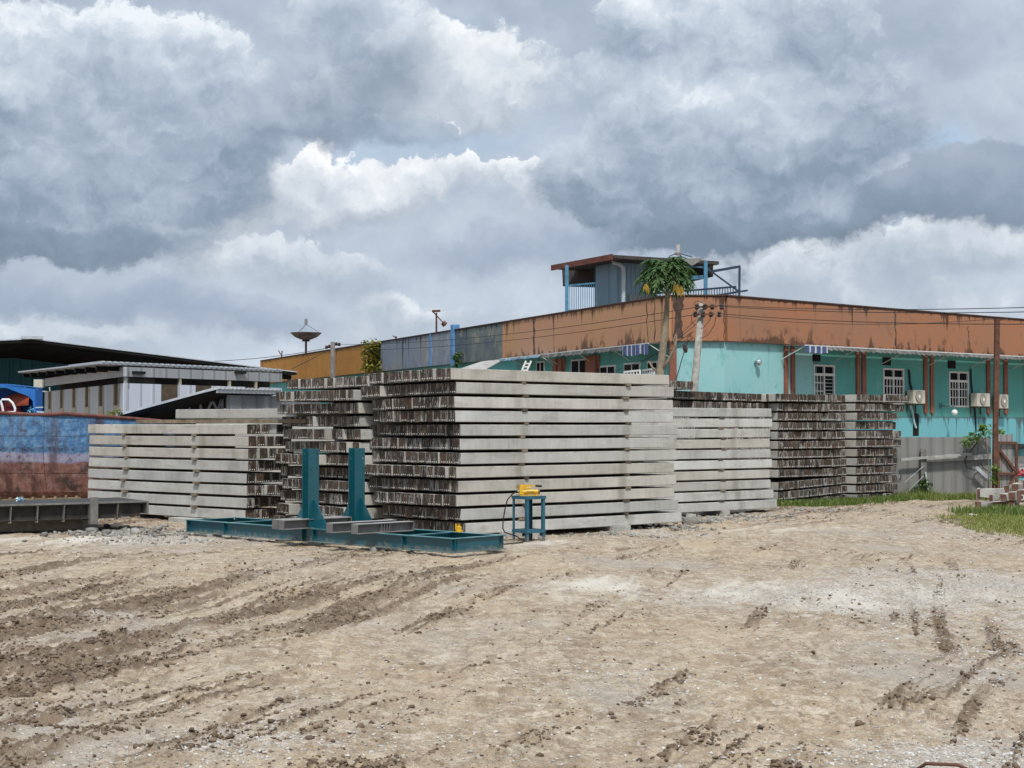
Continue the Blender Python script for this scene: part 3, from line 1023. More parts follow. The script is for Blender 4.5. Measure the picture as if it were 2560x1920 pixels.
lay_pile(PMESH, SL.p(-2.35, 1.35, zt + .16), SL.ang, 'single loose pile lying across planks on top of the left stack', gl)
for a0, a1, nm in ((2.1, 5.6, 'left'), (-1.2, 2.0, 'right')):
    mb = MB()
    mb.bar(SL.p(a0, .95, zt + .075), SL.p(a1, .75, zt + .075), .16, .10)
    tag(mb.build('timber_plank', M_wood, bevel=.005), f'{nm} long timber plank lying on top of the left stack', 'plank', 'planks on top of the left stack')

# --- the lower stack at the right, behind the tall one
SC = Stack((2.34, 41.05), (.80, .60), (-.60, .80))
off_c = [0.02, .05, -.05, -.08, -.04, .02, -.06, -.04, .08, .22]
gc = 'long piles of the low right stack'
ZC = .10
for L in range(10):
    z0 = ZC + (9 - L) * .296
    for j in range(3):
        lay = 'top' if L == 0 else ('bottom' if L == 9 else nth(L))
        lay_pile(PMESH_C, SC.p(off_c[L] + (prng.uniform(-.1, .1) if j else 0), (j + .5) * PS, z0), SC.ang + R(prng.uniform(-.1, .1)),
                 f'long grey pile, {lay} layer of the low stack right of the tall one' if j == 0 else None, gc)
    if L < 9:
        for s0 in (1.6, 4.55):
            s1 = s0 + prng.uniform(-.08, .08)
            if s0 > 4:
                packer(SC.p(s1, -.02, z0 - .025), SC.p(s1, .9, z0 - .025), .2, .046, f'rusty brown packer under the {"top" if L == 0 else nth(L)} layer of the low right stack',
                       'packers in the low right stack', M_wood if L % 2 else M_wood_d)
mb = MB()
F = Frame(SC.o, (.80, .60))
mb.box(F, 4.5, 4.8, -.9, .05, -.1, ZC - .004)
tag(mb.build('concrete_block', M_conc, bevel=.01), 'small concrete block under the right part of the low right stack', 'concrete block')

# --- the far stacks by the fence, ends only: they make up the rest of the piles as one object
FD = Frame((4.9, 46.3, 0), (.76, .65))
M6 = [pile_mesh(5.0, k + 20) for k in range(6)]
angD = math.atan2(.76, -.65)


def far_row(t0, t1, fwd, z0, slope=0.0):
    n = int((t1 - t0) / .25)
    dr = 0
    for k in range(n):
        if prng.random() < .10:
            dr = prng.choice((-.12, -.06, .05, .1))
        elif prng.random() < .3:
            dr *= .3
        t = t0 + (k + .5) * .25
        lay_pile(M6, FD.p(t, fwd + dr + prng.uniform(-.03, .03), z0 + slope * k / max(n, 1)), angD + R(prng.uniform(-.2, .2)))


for L in range(12):
    z0 = (11 - L) * .304 - .06
    bend = .02 * (1 - abs(L - 5) / 6)
    e = 11.35 if L == 0 else (11.2 if L == 1 else 10.75 + prng.uniform(-.1, .2))
    far_row(-.3, 4.5, -.05, z0 + .04, -.05)
    far_row(4.55 if L else 4.3, 8.2 if L else 8.25, .2, z0 - (.0 if L < 9 else .10), .0 if L < 9 else .13)
    far_row(8.32, e, .42, z0 + .02)
far_row(-.3, .75, .1, 12 * .304 - .04)


# added unseen piles, set behind to block the gaps and keep them dark
SE = Stack((-9.2, 44.9), (1, 0), (0, 1))
for k in range(8):
    for s0 in (0, 7.05):
        for j in range(2):
            if s0 == 0 or k > 0 or True:
                lay_pile(PMESH, SE.p(s0, j * PS, 2.36 - k * .309 + .0), SE.ang)


def far_packers():
    mb = MB()
    for L in range(11):
        z = (11 - L) * .304 - .06 - .03
        for y in (-.6, -2.6):
            mb.bar(FD.p(-.3, y, z), FD.p(10.5, y, z), .14, .05)
        mb.bar(FD.p(8.4, .15, z), FD.p(10.65 if L not in (8, 9) else 10.0, .15, z), .14, .05)
    o = mb.build('timber_packers', M_wood_d)
    tag(o, 'dark timber packers between the layers of the far stacks', 'timber packers', None, 'stuff')


far_packers()


def build_bulk():
    V, F, MI, PC, RN = [], [], [], [], []
    n0 = 0
    for me, mat, rn in BULK:
        k = len(me.vertices)
        co = np.empty(k * 3, np.float32)
        me.vertices.foreach_get('co', co)
        co = co.reshape(-1, 3)
        mm = np.array(mat)
        V.append(co @ mm[:3, :3].T + mm[:3, 3])
        PC.append(co)
        RN.append(np.full(k, rn, np.float32))
        for p in me.polygons:
            F.append(tuple(n0 + i for i in p.vertices))
            MI.append(p.material_index)
        n0 += k
    V = np.concatenate(V)
    me = bpy.data.meshes.new('concrete_piles')
    me.from_pydata(V.tolist(), [], F)
    me.polygons.foreach_set('material_index', MI)
    me.materials.append(M_pile)
    me.materials.append(M_end)
    me.attributes.new('pc', 'FLOAT_VECTOR', 'POINT').data.foreach_set('vector', np.concatenate(PC).ravel())
    me.attributes.new('rnd', 'FLOAT', 'POINT').data.foreach_set('value', np.concatenate(RN))
    me.update()
    o = bpy.data.objects.new('concrete_piles', me)
    col.objects.link(o)
    tag(o, 'mass of brown ended concrete piles, mostly in the far right stacks by the fence', 'concrete piles', None, 'stuff')


build_bulk()


# ------------------------------------------------------------------ the long building
ZT, ZP = 7.36, 5.66                 # top and bottom of the parapet band
M_teal = wall_paint('shaded_teal_paint', (.095, .325, .30), 5.66, 2.2, drip=(.10, .15, .14), top=.45, bot=.0, streak=.38, c2=(.08, .275, .255), patch=(.19, .37, .355), pamt=.5, general=.12)  # base darkened to carry part of the shade under the awnings
M_teal_l = wall_paint('pale_teal_paint', (.285, .505, .51), 5.66, 2.2, drip=(.12, .22, .21), top=.35, bot=.0, streak=.22, c2=(.25, .50, .50), patch=(.12, .38, .35), pamt=.55, general=.06)
M_teal_b = wall_paint('blue_teal_plinth', (.155, .41, .46), 2.9, .6, drip=(.07, .08, .08), top=.75, bot=.1, streak=.7, c2=(.15, .42, .47), general=.12)
M_or_r = wall_paint('orange_parapet_paint', (.345, .152, .078), ZT, ZP, top=.95, bot=.85, streak=.30, c2=(.30, .155, .095), patch=(.24, .105, .06), pamt=.45, general=.30)
M_or_l = wall_paint('peach_parapet_paint', (.46, .24, .145), ZT, ZP, top=.85, bot=.8, streak=.45, c2=(.45, .255, .13), general=.15)
M_ye = wall_paint('ochre_parapet_paint', (.46, .215, .045), ZT, ZP, drip=(.06, .04, .03), top=.8, bot=.2, streak=.45, c2=(.36, .16, .035), general=.2)
M_bg = wall_paint('grey_blue_parapet', (.175, .215, .285), ZT, ZP, drip=(.05, .055, .065), top=.9, bot=.2, streak=.75, c2=(.22, .23, .235), patch=(.34, .35, .35), pamt=.7, general=.45)
M_bd = wall_paint('dark_streaked_parapet', (.085, .11, .135), ZT, ZP, drip=(.022, .025, .028), top=.95, bot=.1, streak=.7, c2=(.17, .195, .18), patch=(.36, .33, .20), pamt=.55, general=.5)
M_bpil = simple('blue_pier_paint', (.10, .24, .46), .8, .3, 2, dirt=(.05, .07, .09))
M_rpil = simple('red_brown_paint', (.235, .095, .065), .8, .22, 2, dirt=(.12, .05, .04))
M_frame = simple('white_window_frame', (.58, .58, .56), .6, .08, 5)
M_glass = simple('dark_glass', (.008, .009, .012), .6, .3, 1.5, spec=.05)
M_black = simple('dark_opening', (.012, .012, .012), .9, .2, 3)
M_awn_g = simple('grey_awning', (.19, .19, .185), .85, .3, 6, dirt=(.12, .11, .10))
M_awn_b = simple('blue_awning', (.06, .085, .19), .8, .3, 6)
M_awn_w = simple('white_awning_stripe', (.62, .62, .62), .8, .12, 6)
M_rust = simple('rusty_steel', (.115, .052, .034), .85, .4, 6, dirt=(.04, .022, .016))
M_ivory = simple('ivory_plastic', (.50, .48, .41), .5, .1, 4, dirt=(.2, .17, .13), damt=.35)
M_grille = simple('dark_grille', (.10, .095, .085), .6, .2, 6)
M_white = simple('white_paint', (.72, .72, .70), .5, .08, 5)
M_roofc = simple('flat_roof', (.16, .15, .14), .95, .25, 1)

FR = Frame((7.95, 57.5, 0), (.766, .643))                 # right wing, x runs away to the right
FL = Frame((5.99, 57.5, 0), (-.394, .919), flip=True)     # left wing, x runs away to the left
FC = Frame((5.99, 57.5, 0), (1, 0))                       # the short corner face
CW = 7.95 - 5.99
LW, RW = 62.6, 34.0

bld = thing('long_building', (7, 57.5, 0), 'long turquoise building with a stained orange parapet turning the corner behind the stacks', 'building')

mb = MB()
mb.box(FC, 0, CW, -.25, 0, 2.9, ZP + .05)
mb.box(FR, 0, 5.4, -.25, 0, 2.9, ZP + .05)
o = mb.build('wall', M_teal_l, bld)
tag(o, 'pale turquoise wall of the corner face')
# right wing wall with real openings
wins = []
for (x0p, x1p, yt, yb) in ((2033, 2086, 911, 1003), (2207, 2259, 920, 1011), (2372, 2420, 928, 1018)):
    a, zt_ = FR.hit(x0p, yt)
    b, _ = FR.hit(x1p, yt)
    _, zb_ = FR.hit((x0p + x1p) / 2, yb)
    wins.append((a, b, zb_, zt_))
zw0, zw1 = min(w[2] for w in wins), max(w[3] for w in wins)
mb = MB()
xs = [5.4]
for a, b, c, d in wins:
    xs += [a, b]
xs.append(RW)
for i in range(0, len(xs), 2):
    mb.box(FR, xs[i], xs[i + 1], -.25, 0, 2.9, ZP + .05)
for a, b, c, d in wins:
    mb.box(FR, a, b, -.25, 0, 2.9, c)
    mb.box(FR, a, b, -.25, 0, d, ZP + .05)
mb.build('wall', M_teal, bld)
mb = MB()
mb.box(FR, 0, RW, -.25, .03, -.2, 2.9)
mb.box(FC, 0, CW, -.25, .03, -.2, 2.9)
mb.build('plinth', M_teal_b, bld)
mb = MB()
mb.box(FL, 0, LW, -.25, 0, 0, ZP + .05)
mb.build('wall', M_teal, bld)
# inside darkness: floor, back walls and flat roof
mb = MB()
c1 = [FL.p(LW, -.3, 0), FL.p(0, -.3, 0), FC.p(CW, -.3, 0), FR.p(RW, -.3, 0)]
c2 = [Vector((30, 118, 0))]
pts = [Vector((p.x, p.y, 6.3)) for p in c1 + c2]
mb.poly(pts)
mb.build('flat_roof', M_roofc, bld)
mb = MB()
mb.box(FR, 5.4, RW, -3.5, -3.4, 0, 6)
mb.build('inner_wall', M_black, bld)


def parapet(F, a, b, mat, label=None, out=.16):
    mb = MB()
    mb.box(F, a, b, -.12, out, ZP, ZT)
    o = mb.build('parapet', mat, bld)
    if label:
        o['label'] = label
    return o


def lx(px, py=800):
    return FL.hit(px, py)[0]


def rx(px, py=800):
    return FR.hit(px, py)[0]


parapet(FR, 0, RW, M_or_r)
parapet(FC, 0, CW, M_or_r)
parapet(FL, -.06, lx(1264), M_or_l, 'peach parapet panel')
parapet(FL, lx(1264) + .01, lx(1145), M_bd, 'dark streaked parapet panel')
parapet(FL, lx(1138) + .01, lx(945), M_bg, 'grey blue mouldy parapet panel')
parapet(FL, lx(945) + .01, LW, M_ye, 'ochre yellow parapet panel')
mb = MB()
mb.box(FL, lx(1145) + .02, lx(1138), -.1, .26, ZP - .1, ZT + .28)
mb.build('parapet_pier', M_bpil, bld)
mb = MB()
mb.box(FL, lx(1086), lx(1082), 0, .20, ZP, ZT - .02)
mb.build('parapet_pier', M_bpil, bld)
# coping and the dark cracks of the joints
M_cope = simple('stained_coping', (.075, .045, .035), .9, .4, 4)
mb = MB()
mb.box(FR, -.1, RW, -.16, .20, ZT + .002, ZT + .045)
mb.box(FC, -.02, CW + .02, -.16, .20, ZT + .003, ZT + .046)
mb.box(FL, -.05, LW, -.16, .20, ZT + .002, ZT + .045)
mb.build('coping', M_cope, bld)


def crack(F, px0, px1, z0, z1, w, seed, off=.163):
    rn = random.Random(seed)
    mb = MB()
    n = 9
    x0, x1 = F.hit(px0, 780, off)[0], F.hit(px1, 840, off)[0]
    pa = []
    for i in range(n + 1):
        k = i / n
        pa.append((x0 + (x1 - x0) * k + rn.uniform(-.05, .05), z1 + (z0 - z1) * k, w * rn.uniform(.5, 1.3)))
    for i in range(n):
        (a, za, wa), (b, zb, wb) = pa[i], pa[i + 1]
        mb.poly([F.p(a - wa, off, za), F.p(b - wb, off, zb), F.p(b + wb, off, zb), F.p(a + wa, off, za)])
    mb.build('crack', M_cope, bld)


crack(FR, 2237, 2240, ZP + .05, ZT - .05, .05, 1)
crack(FR, 2419, 2424, ZP + .25, ZP + 1.2, .035, 2)
crack(FL, 1334, 1336, ZP + .05, ZT - .05, .10, 3)
crack(FL, 1636, 1637, ZP + .05, ZT - .03, .035, 4)
crack(FL, 1617, 1619, ZP + .05, ZT - .1, .03, 5)
crack(FC, 1811, 1811, ZP, ZT, .018, 6)
# growth where a gutter has overflowed at the corner
mb = MB()
rn = random.Random(3)
ca, cb = FC.hit(1680, 760, .163)[0], FC.hit(1711, 760, .163)[0]
lft, rgt = [], []
for i in range(14):
    k = i / 13
    z = ZT - .01 - k * (ZT - ZP - .12)
    ins = .10 * max(0, math.sin(k * 3.0)) + rn.uniform(-.035, .035)
    lft.append((ca + ins, z))
    rgt.append((cb - ins * .9 + rn.uniform(-.03, .03), z))
for i in range(13):
    mb.poly([FC.p(*(lft[i][0], .163, lft[i][1])), FC.p(lft[i + 1][0], .163, lft[i + 1][1]), FC.p(rgt[i + 1][0], .163, rgt[i + 1][1]), FC.p(rgt[i][0], .163, rgt[i][1])])
mb.build('overflow_stain', simple('overflow_growth', (.075, .048, .040), .95, .45, 5), bld)

# pilasters
for px0, px1, yb in ((1959, 1968, 985), (1976, 1985, 985), (2139, 2147, 1018), (2153, 2163, 1018), (2308, 2316, 1019), (2324, 2332, 1019), (2465, 2473, 1026), (2508, 2517, 1028), (2640, 2649, 1030), (2657, 2666, 1030)):
    a, b = rx(px0, 950), rx(px1, 950)
    z0 = 2.98
    mb = MB()
    mb.prism(FR, [(a, z0 + .12), ((a + b) / 2, z0), (b, z0 + .12), (b, ZP - .12), ((a + b) / 2, ZP - .02), (a, ZP - .12)], .002, .07)
    mb.build('pilaster', M_rpil, bld)
mb = MB()
mb.box(FC, -.10, .16, -.1, .10, 0, ZP - .002)
mb.build('corner_pier', M_rpil, bld)


def window(F, a, b, z0, z1, parent, open_right=False):
    """two leaves with bars below, two dark lights above"""
    fr = MB()
    w = .07
    zm = z1 - (z1 - z0) * .27
    fr.box(F, a, b, -.05, .03, z0, z0 + w)
    fr.box(F, a, b, -.05, .03, z1 - w, z1)
    fr.box(F, a, a + w, -.05, .03, z0 + w, z1 - w)
    fr.box(F, b - w, b, -.05, .03, z0 + w, z1 - w)
    m = (a + b) / 2
    fr.box(F, m - w / 2, m + w / 2, -.05, .028, z0 + w, z1 - w)
    fr.box(F, a + w, m - w / 2, -.05, .026, zm - .05, zm + .05)
    fr.box(F, m + w / 2, b - w, -.05, .026, zm - .05, zm + .05)
    fo = fr.build('window', M_frame, parent)
    gl_ = MB()
    gl_.box(F, a + .02, b - .02, -.075, -.052, z0 + .02, z1 - .02)
    gl_.build('pane', M_glass, fo)
    gr_ = MB()
    for s, (p, q) in enumerate(((a + w, m - w / 2), (m + w / 2, b - w))):
        if open_right and s:
            for k in range(6):
                z = z0 + .15 + k * (zm - z0 - .2) / 6
                gr_.box(F, p, q, -.045, -.03, z, z + .018)
            continue
        for k in (1, 2):
            x = p + (q - p) * k / 3
            gr_.box(F, x - .018, x + .018, -.02, .015, z0 + w, zm - .05)
        for k in (1, 2):
            z = z0 + w + (zm - z0 - w) * k / 3
            gr_.box(F, p, q, -.022, .012, z - .018, z + .018)
    gr_.build('grille', M_frame, fo)
    return fo


for i, (a, b, c, d) in enumerate(wins):
    window(FR, a, b, c, d, bld, i == 0)
for px0, px1, y0, y1 in ((2031, 2050, 886, 903), (2206, 2226, 893, 913), (2369, 2388, 901, 921)):
    a, zt_ = FR.hit(px0, y0)
    b, _ = FR.hit(px1, y0)
    _, zb_ = FR.hit(px0, y1)
    mb = MB()
    mb.box(FR, a, b, .001, .03, zb_, zt_)
    for k in range(5):
        z = zb_ + (zt_ - zb_) * (k + .3) / 5
        mb.box(FR, a + .03, b - .03, .03, .05, z, z + .03)
    mb.build('wall_vent', M_black, bld)


def awning(F, px0, px1, yt, col_split, out, drop0, drop1, zt0, parent, mats, up0):
    """sloping sheet with a scalloped valance; a length of it is still striped"""
    a, b = px0, px1
    mb = MB()
    n = max(4, int((b - a) / .34))
    # sheet
    mb.slab([F.p(a, .17, ZP - .03), F.p(b, .17, ZP - .03), F.p(b, out, zt0), F.p(a, out, zt0)], .02, 0)
    rnd = random.Random(int(a * 100))
    for k in range(n):
        x0, x1 = a + (b - a) * k / n, a + (b - a) * (k + 1) / n
        xm = (x0 + x1) / 2
        striped = x0 < col_split if up0 else x0 > col_split
        dr = (drop0 if striped else drop1) * rnd.uniform(.9, 1.1)
        j = rnd.uniform(-.05, .03)
        f0, f1 = out + .02, out + .02 + rnd.uniform(.02, .08)
        if striped:
            mb.poly([F.p(x0, f0, zt0 - .02), F.p(xm, f1, zt0 - .02), F.p(xm, f1, zt0 - dr), F.p(x0, f0, zt0 - dr * .93)], 1)
            mb.poly([F.p(xm, f1, zt0 - .02), F.p(x1, f0, zt0 - .02), F.p(x1, f0, zt0 - dr * .93), F.p(xm, f1, zt0 - dr)], 2)
        else:
            mb.poly([F.p(x0, f0, zt0 - .02), F.p(xm, f1, zt0 - .02), F.p(xm, f1 + j, zt0 - dr), F.p(x0, f0, zt0 - dr * .72)], 0)
            mb.poly([F.p(xm, f1, zt0 - .02), F.p(x1, f0, zt0 - .02), F.p(x1, f0, zt0 - dr * .72), F.p(xm, f1 + j, zt0 - dr)], 0)
    # rail under the front edge and arms back to the wall
    mb.box(F, a, b, out - .02, out + .02, zt0 - .03, zt0 + .02, 3)
    for k in range(int((b - a) / 3.2) + 1):
        x = a + .05 + k * 3.2
        mb.bar(F.p(x, 0.02, zt0 - .5), F.p(x, out, zt0 - .02), .03, .03, 3)
    return mb.build('awning', mats, parent)


am = [M_awn_g, M_awn_b, M_awn_w, M_frame]
a0 = FR.hit(2012, 870, 1.2)
a1 = FR.hit(2066, 873, 1.2)
awning(FR, a0[0], RW - .5, 0, a1[0], 1.2, .30, .17, 5.585, bld, am, True)
b0 = FL.hit(1622, 862, .9)
b1 = FL.hit(1558, 872, .9)
b2 = FL.hit(1352, 895, .9)
awning(FL, b0[0], b2[0], 0, b1[0], .9, .40, .19, 5.585, bld, am, True)
awning(FL, b2[0] + .1, FL.hit(1250, 904, .9)[0], 0, 99, .9, .2, .12, 5.57, bld, [simple('pale_blue_awning', (.22, .36, .48), .7, .2, 5), M_awn_b, M_awn_w, M_frame], False)

# left wing: windows, dark red piers and the clutter below its awning
for px0, px1, y0, y1, op in ((1343, 1363, 902, 929, False), (1430, 1471, 896, 935, False), (1502, 1540, 912, 945, False), (1562, 1602, 905, 945, False), (1620, 1646, 902, 945, False)):
    a, zt_ = FL.hit(px1, y0)
    b, _ = FL.hit(px0, y0)
    mb = MB()
    z0 = zt_ - 1.9
    a, b = min(a, b), max(a, b)
    mb.box(FL, a, b, .002, .05, z0, zt_)
    fo = mb.build('window', M_frame, bld)
    mb = MB()
    m_ = (a + b) / 2
    mb.box(FL, a + .07, m_ - .05, .05, .058, z0 + .07, zt_ - .07)
    mb.box(FL, m_ + .05, b - .07, .05, .058, z0 + .07, zt_ - .07)
    mb.build('pane', M_glass, fo)
for px0, px1 in ((1475, 1500), (1392, 1402), (1405, 1414)):
    a, b = sorted((lx(px0, 920), lx(px1, 920)))
    mb = MB()
    mb.box(FL, a, b, .002, .22, 0, ZP - .25)
    mb.build('pilaster', M_rpil, bld)

# white plastic railing panels by the papaya, on a stand behind the stack
pz = thing('railing_panel', at(1600, 950, 58), 'white railing panels showing over the tall stack beside the papaya trunk', 'railing')
for px0, px1, y0 in ((1561, 1600, 926), (1607, 1636, 922)):
    mb = MB()
    p0, p1 = at(px0, y0 + 4, 58.5), at(px1, y0, 57.6)
    for h_ in (0, -.16, -.85):
        mb.bar(p0 + Vector((0, 0, h_)), p1 + Vector((0, 0, h_)), .06, .07)
    for k in range(6):
        q = p0.lerp(p1, k / 5)
        mb.bar(q, q - Vector((0, 0, .9 + q.z * 0)), .05)
    for k in (0, 5):
        q = p0.lerp(p1, k / 5)
        mb.bar(q, Vector((q.x, q.y, .0)), .06)
    mb.build('panel', M_white, pz)

# low canvas roof of a stall beside the left wing
rt = thing('canvas_roof', at(1220, 940, 66), 'grey canvas lean-to roof beside the left wing, just over the tall stack', 'roof')
mb = MB()
p = [at(1140, 925, 66), at(1205, 903, 69), at(1262, 897, 72), at(1215, 923, 66.5)]
mb.slab(p, .04)
mb.build('sheet', simple('grey_canvas', (.33, .32, .30), .9, .2, 3, dirt=(.15, .14, .13)), rt)
mb = MB()
for q in (p[0], p[3], p[1]):
    mb.bar(q, Vector((q.x, q.y, 0)), .08)
mb.build('post', M_rust, rt)
lad = MB()
for dx in (0, 13):
    lad.bar(at(1305 + dx, 925, 62), at(1315 + dx, 902, 62), .07)
for k in range(3):
    lad.bar(at(1305 + k * 3.5, 925 - k * 8, 62), at(1318 + k * 3.5, 925 - k * 8, 62), .05)
p = at(1305, 925, 62)
lad.bar(p, Vector((p.x - .2, p.y, 0)), .07)
p = at(1318, 925, 62)
lad.bar(p, Vector((p.x - .2, p.y, 0)), .07)
tag(lad.build('step_ladder', M_white), 'white ladder leaning under the pale blue awning of the left wing', 'ladder')


# ------------------------------------------------------------------ air conditioners, lamps and pipes on the right wing
def aircon(px0, px1, y0, y1, label):
    a, z1 = FR.hit(px0, y0, .45)
    b, _ = FR.hit(px1, y0, .45)
    z1 = FR.hit((px0 + px1) / 2, y0, .45)[1]
    z0 = FR.hit((px0 + px1) / 2, y1, .45)[1]
    a += .30
    w = b - a
    t = thing('air_conditioner', FR.p((a + b) / 2, .25, z0), label, 'air conditioner', 'air conditioners on the turquoise wall')
    mb = MB()
    mb.box(FR, a, b, .12, .45, z0, z1)
    mb.build('casing', M_ivory, t, bevel=.015)
    c = FR.p(a + w * .45, .455, (z0 + z1) / 2)
    r = min(w * .40, (z1 - z0) * .42)
    mb = MB()
    mb.lathe(c, [(0, 0), (r, 0), (r, .012), (r * .95, .02)], 20, 0, FR.y)
    mb.build('fan_opening', M_grille, t)
    mb = MB()
    for k in range(1, 5):
        mb.lathe(c, [(r * k / 5, .02), (r * k / 5 + .012, .03), (r * k / 5 + .024, .02)], 20, 0, FR.y)
    for k in range(8):
        an = k * math.pi / 8
        d = FR.x * math.cos(an) * r * .95 + Vector((0, 0, 1)) * math.sin(an) * r * .95
        mb.bar(c + FR.y * .025 - d, c + FR.y * .025 + d, .012)
    mb.build('fan_guard', M_ivory, t)
    mb = MB()
    mb.lathe(c + FR.y * .03, [(0, .02), (r * .25, .015), (r * .25, 0)], 14, 0, FR.y)
    mb.build('fan_hub', M_white, t)
    for x in (a + .12, b - .12):
        mb = MB()
        mb.box(FR, x - .02, x + .02, .03, .46, z0 - .045, z0 - .005)
        mb.box(FR, x - .02, x + .02, .03, .07, z0 - .35, z0 - .045)
        mb.build('bracket', M_rust, t)


aircon(2273, 2313, 975, 1009, 'ivory air conditioner partly behind the end of the far pile stack')
aircon(2433, 2475, 983, 1016, 'ivory air conditioner left of the rusty steel post')
aircon(2491, 2521, 986, 1021, 'ivory air conditioner right of the rusty steel post')


def wall_lamp():
    t = thing('wall_lamp', FR.p(*[FR.hit(2352, 1015)[0], 0, FR.hit(2352, 1015)[1]]), 'white globe lamp hanging on an arm below the last barred window', 'lamp')
    mb = MB()
    a, z = FR.hit(2352, 1014, .02)
    mb.tube([FR.p(a, .02, z), FR.p(a + .02, .35, z), FR.p(a + .12, .62, z - .02), FR.p(a + .12, .62, z - .18)], .035)
    mb.box(FR, a - .08, a + .08, .001, .04, z - .1, z + .1)
    mb.build('arm', M_teal_b, t)
    mb = MB()
    c = FR.p(a + .12, .62, z - .30)
    mb.lathe(c, [(.0, -.13)] + [(.13 * math.sin(k * math.pi / 10), -.13 * math.cos(k * math.pi / 10)) for k in range(1, 10)] + [(0, .13)], 18)
    mb.build('globe', simple('white_globe', (.78, .78, .76), .25, .05, 3), t, smooth=True)
    t2 = thing('spotlight', FC.p(0, 0, 4.8), 'small chrome dome light on the pale turquoise wall', 'lamp')
    x, z = FR.hit(1896, 906, .15)
    mb = MB()
    c = FR.p(x, .15, z)
    mb.lathe(c, [(0, -.15), (.07, -.14), (.07, -.02), (.14, .0), (.14, .03), (.10, .10), (0, .13)], 18, 0, (FR.y + Vector((.5, 0, -.1))).normalized())
    mb.build('dome', simple('chrome', (.72, .72, .72), .12, .05, 3, metal=1.0), t2, smooth=True)


wall_lamp()


def wire(name, pts, r, label, cat='cable', group=None, mat=None, sag=0.0, n=14):
    pts = [Vector(p) for p in pts]
    if len(pts) == 2 and sag:
        a, b = pts
        pts = [a.lerp(b, k / n) - Vector((0, 0, sag * 4 * (k / n) * (1 - k / n))) for k in range(n + 1)]
    mb = MB()
    mb.tube(pts, r, 6)
    return tag(mb.build(name, mat or M_cable), label, cat, group)


M_cable = simple('black_cable', (.018, .017, .016), .6, .2, 4)


def fr(px, py, off=.05):
    x, z = FR.hit(px, py, off)
    return FR.p(x, off, z)


wire('duct_hose', [fr(2272, 924), fr(2274, 935), fr(2275, 955), fr(2280, 976)], .045, 'black pipe running down the wall to the first air conditioner')
wire('duct_hose', [fr(2427, 922), fr(2428, 950), fr(2431, 985), fr(2438, 1030), fr(2440, 1080)], .04, 'black pipe down the wall left of the second air conditioner')
wire('drain_pipe', [fr(2275, 1012, .08), fr(2281, 1030, .08), fr(2285, 1055, .08), fr(2290, 1070, .1)], .05, 'pale blue drain pipe below the first air conditioner', 'pipe', None, simple('pale_pipe', (.36, .50, .54), .5, .1, 4))
mb = MB()
x0, z0 = FR.hit(2282, 1090, .033)
mb.prism(FR, [(x0, z0), (x0 + .42, z0), (x0 + .45, z0 + .9), (x0 + .2, z0 + 1.0), (x0 + .02, z0 + .8)], .032, .036)
mb.build('wall_hole', M_black, bld)

# ------------------------------------------------------------------ shelter on the roof
M_cor_b = corrugated('blue_grey_sheet', (.20, .295, .355), .21, (.8, .6), dirt=(.22, .27, .29), damt=.4)
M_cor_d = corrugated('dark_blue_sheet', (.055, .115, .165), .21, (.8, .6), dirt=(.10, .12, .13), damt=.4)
M_blue_st = simple('blue_steel', (.075, .22, .34), .6, .25, 5, dirt=(.06, .05, .05))
M_navy_st = simple('dark_blue_steel', (.03, .05, .085), .6, .25, 5)
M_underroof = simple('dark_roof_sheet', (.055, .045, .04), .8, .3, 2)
M_fasc = simple('red_brown_fascia', (.13, .045, .032), .8, .35, 4, dirt=(.05, .03, .02))
sh = thing('roof_shelter', at(1540, 760, 64), 'blue corrugated shelter with railings and a flat rusty roof on top of the building', 'shelter')
a = at(1534, 640, 63.5)
b = at(1383, 668, 63.5 * 425 / 397)
c = at(1796, 651, 66.0)
zr = a.z
b.z = c.z = zr
d = b + (c - a)
mb = MB()
mb.slab([a, c, d, b], .10)
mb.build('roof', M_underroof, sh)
mb = MB()
mb.bar(a + Vector((-.05, -.06, -.04)), b + Vector((-.08, -.06, -.04)), .06, .24)
mb.build('fascia', M_fasc, sh)
mb = MB()
mb.bar(a + Vector((0, -.06, -.03)), c + Vector((0, -.06, -.03)), .06, .14)
mb.build('fascia', M_underroof, sh)
zf = 6.35
FS = Frame((*at(1541, 700, 65.0).xy, 0), (c - a).xy)            # front face of the cabin
FS2 = Frame(FS.o, (b - a).xy, flip=True)                          # its left face
x1 = FS.hit(1612, 700)[0]
x2 = FS2.hit(1490, 700)[0]
mb = MB()
mb.box(FS2, 0, x2, -1.8, 0, zf, zr - .11)
mb.build('cabin_side', M_cor_b, sh)
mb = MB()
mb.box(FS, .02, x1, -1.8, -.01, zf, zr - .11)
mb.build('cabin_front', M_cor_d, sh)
mb = MB()
mb.box(FS, .6, x1 + 1.4, .01, .05, zf, zf + 1.75)
mb.build('patch_sheet', corrugated('grey_sheet', (.26, .27, .28), .19, (.97, .22), damt=.3), sh)
# drain pipe
mb = MB()
q = [(1532, 647), (1534, 657), (1548, 661), (1558, 668), (1559, 684), (1558, 790)]
mb.tube([at(px, py, 64.6) for px, py in q], .085, 10)
mb.build('drain_pipe', simple('pale_grey_pipe', (.44, .48, .50), .5, .1, 4, dirt=(.25, .22, .2)), sh)
# back and side panels under the left bay
YB = 70.5
mb = MB()
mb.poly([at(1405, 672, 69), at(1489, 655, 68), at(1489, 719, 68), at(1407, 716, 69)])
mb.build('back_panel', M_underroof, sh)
for px, yt, Y in ((1417, 684, 66.2), (1764, 668, 64.6)):
    mb = MB()
    p = at(px, yt, Y)
    mb.bar(Vector((p.x, p.y, zr - .1)), Vector((p.x, p.y, zf)), .15)
    mb.build('post', M_blue_st, sh)


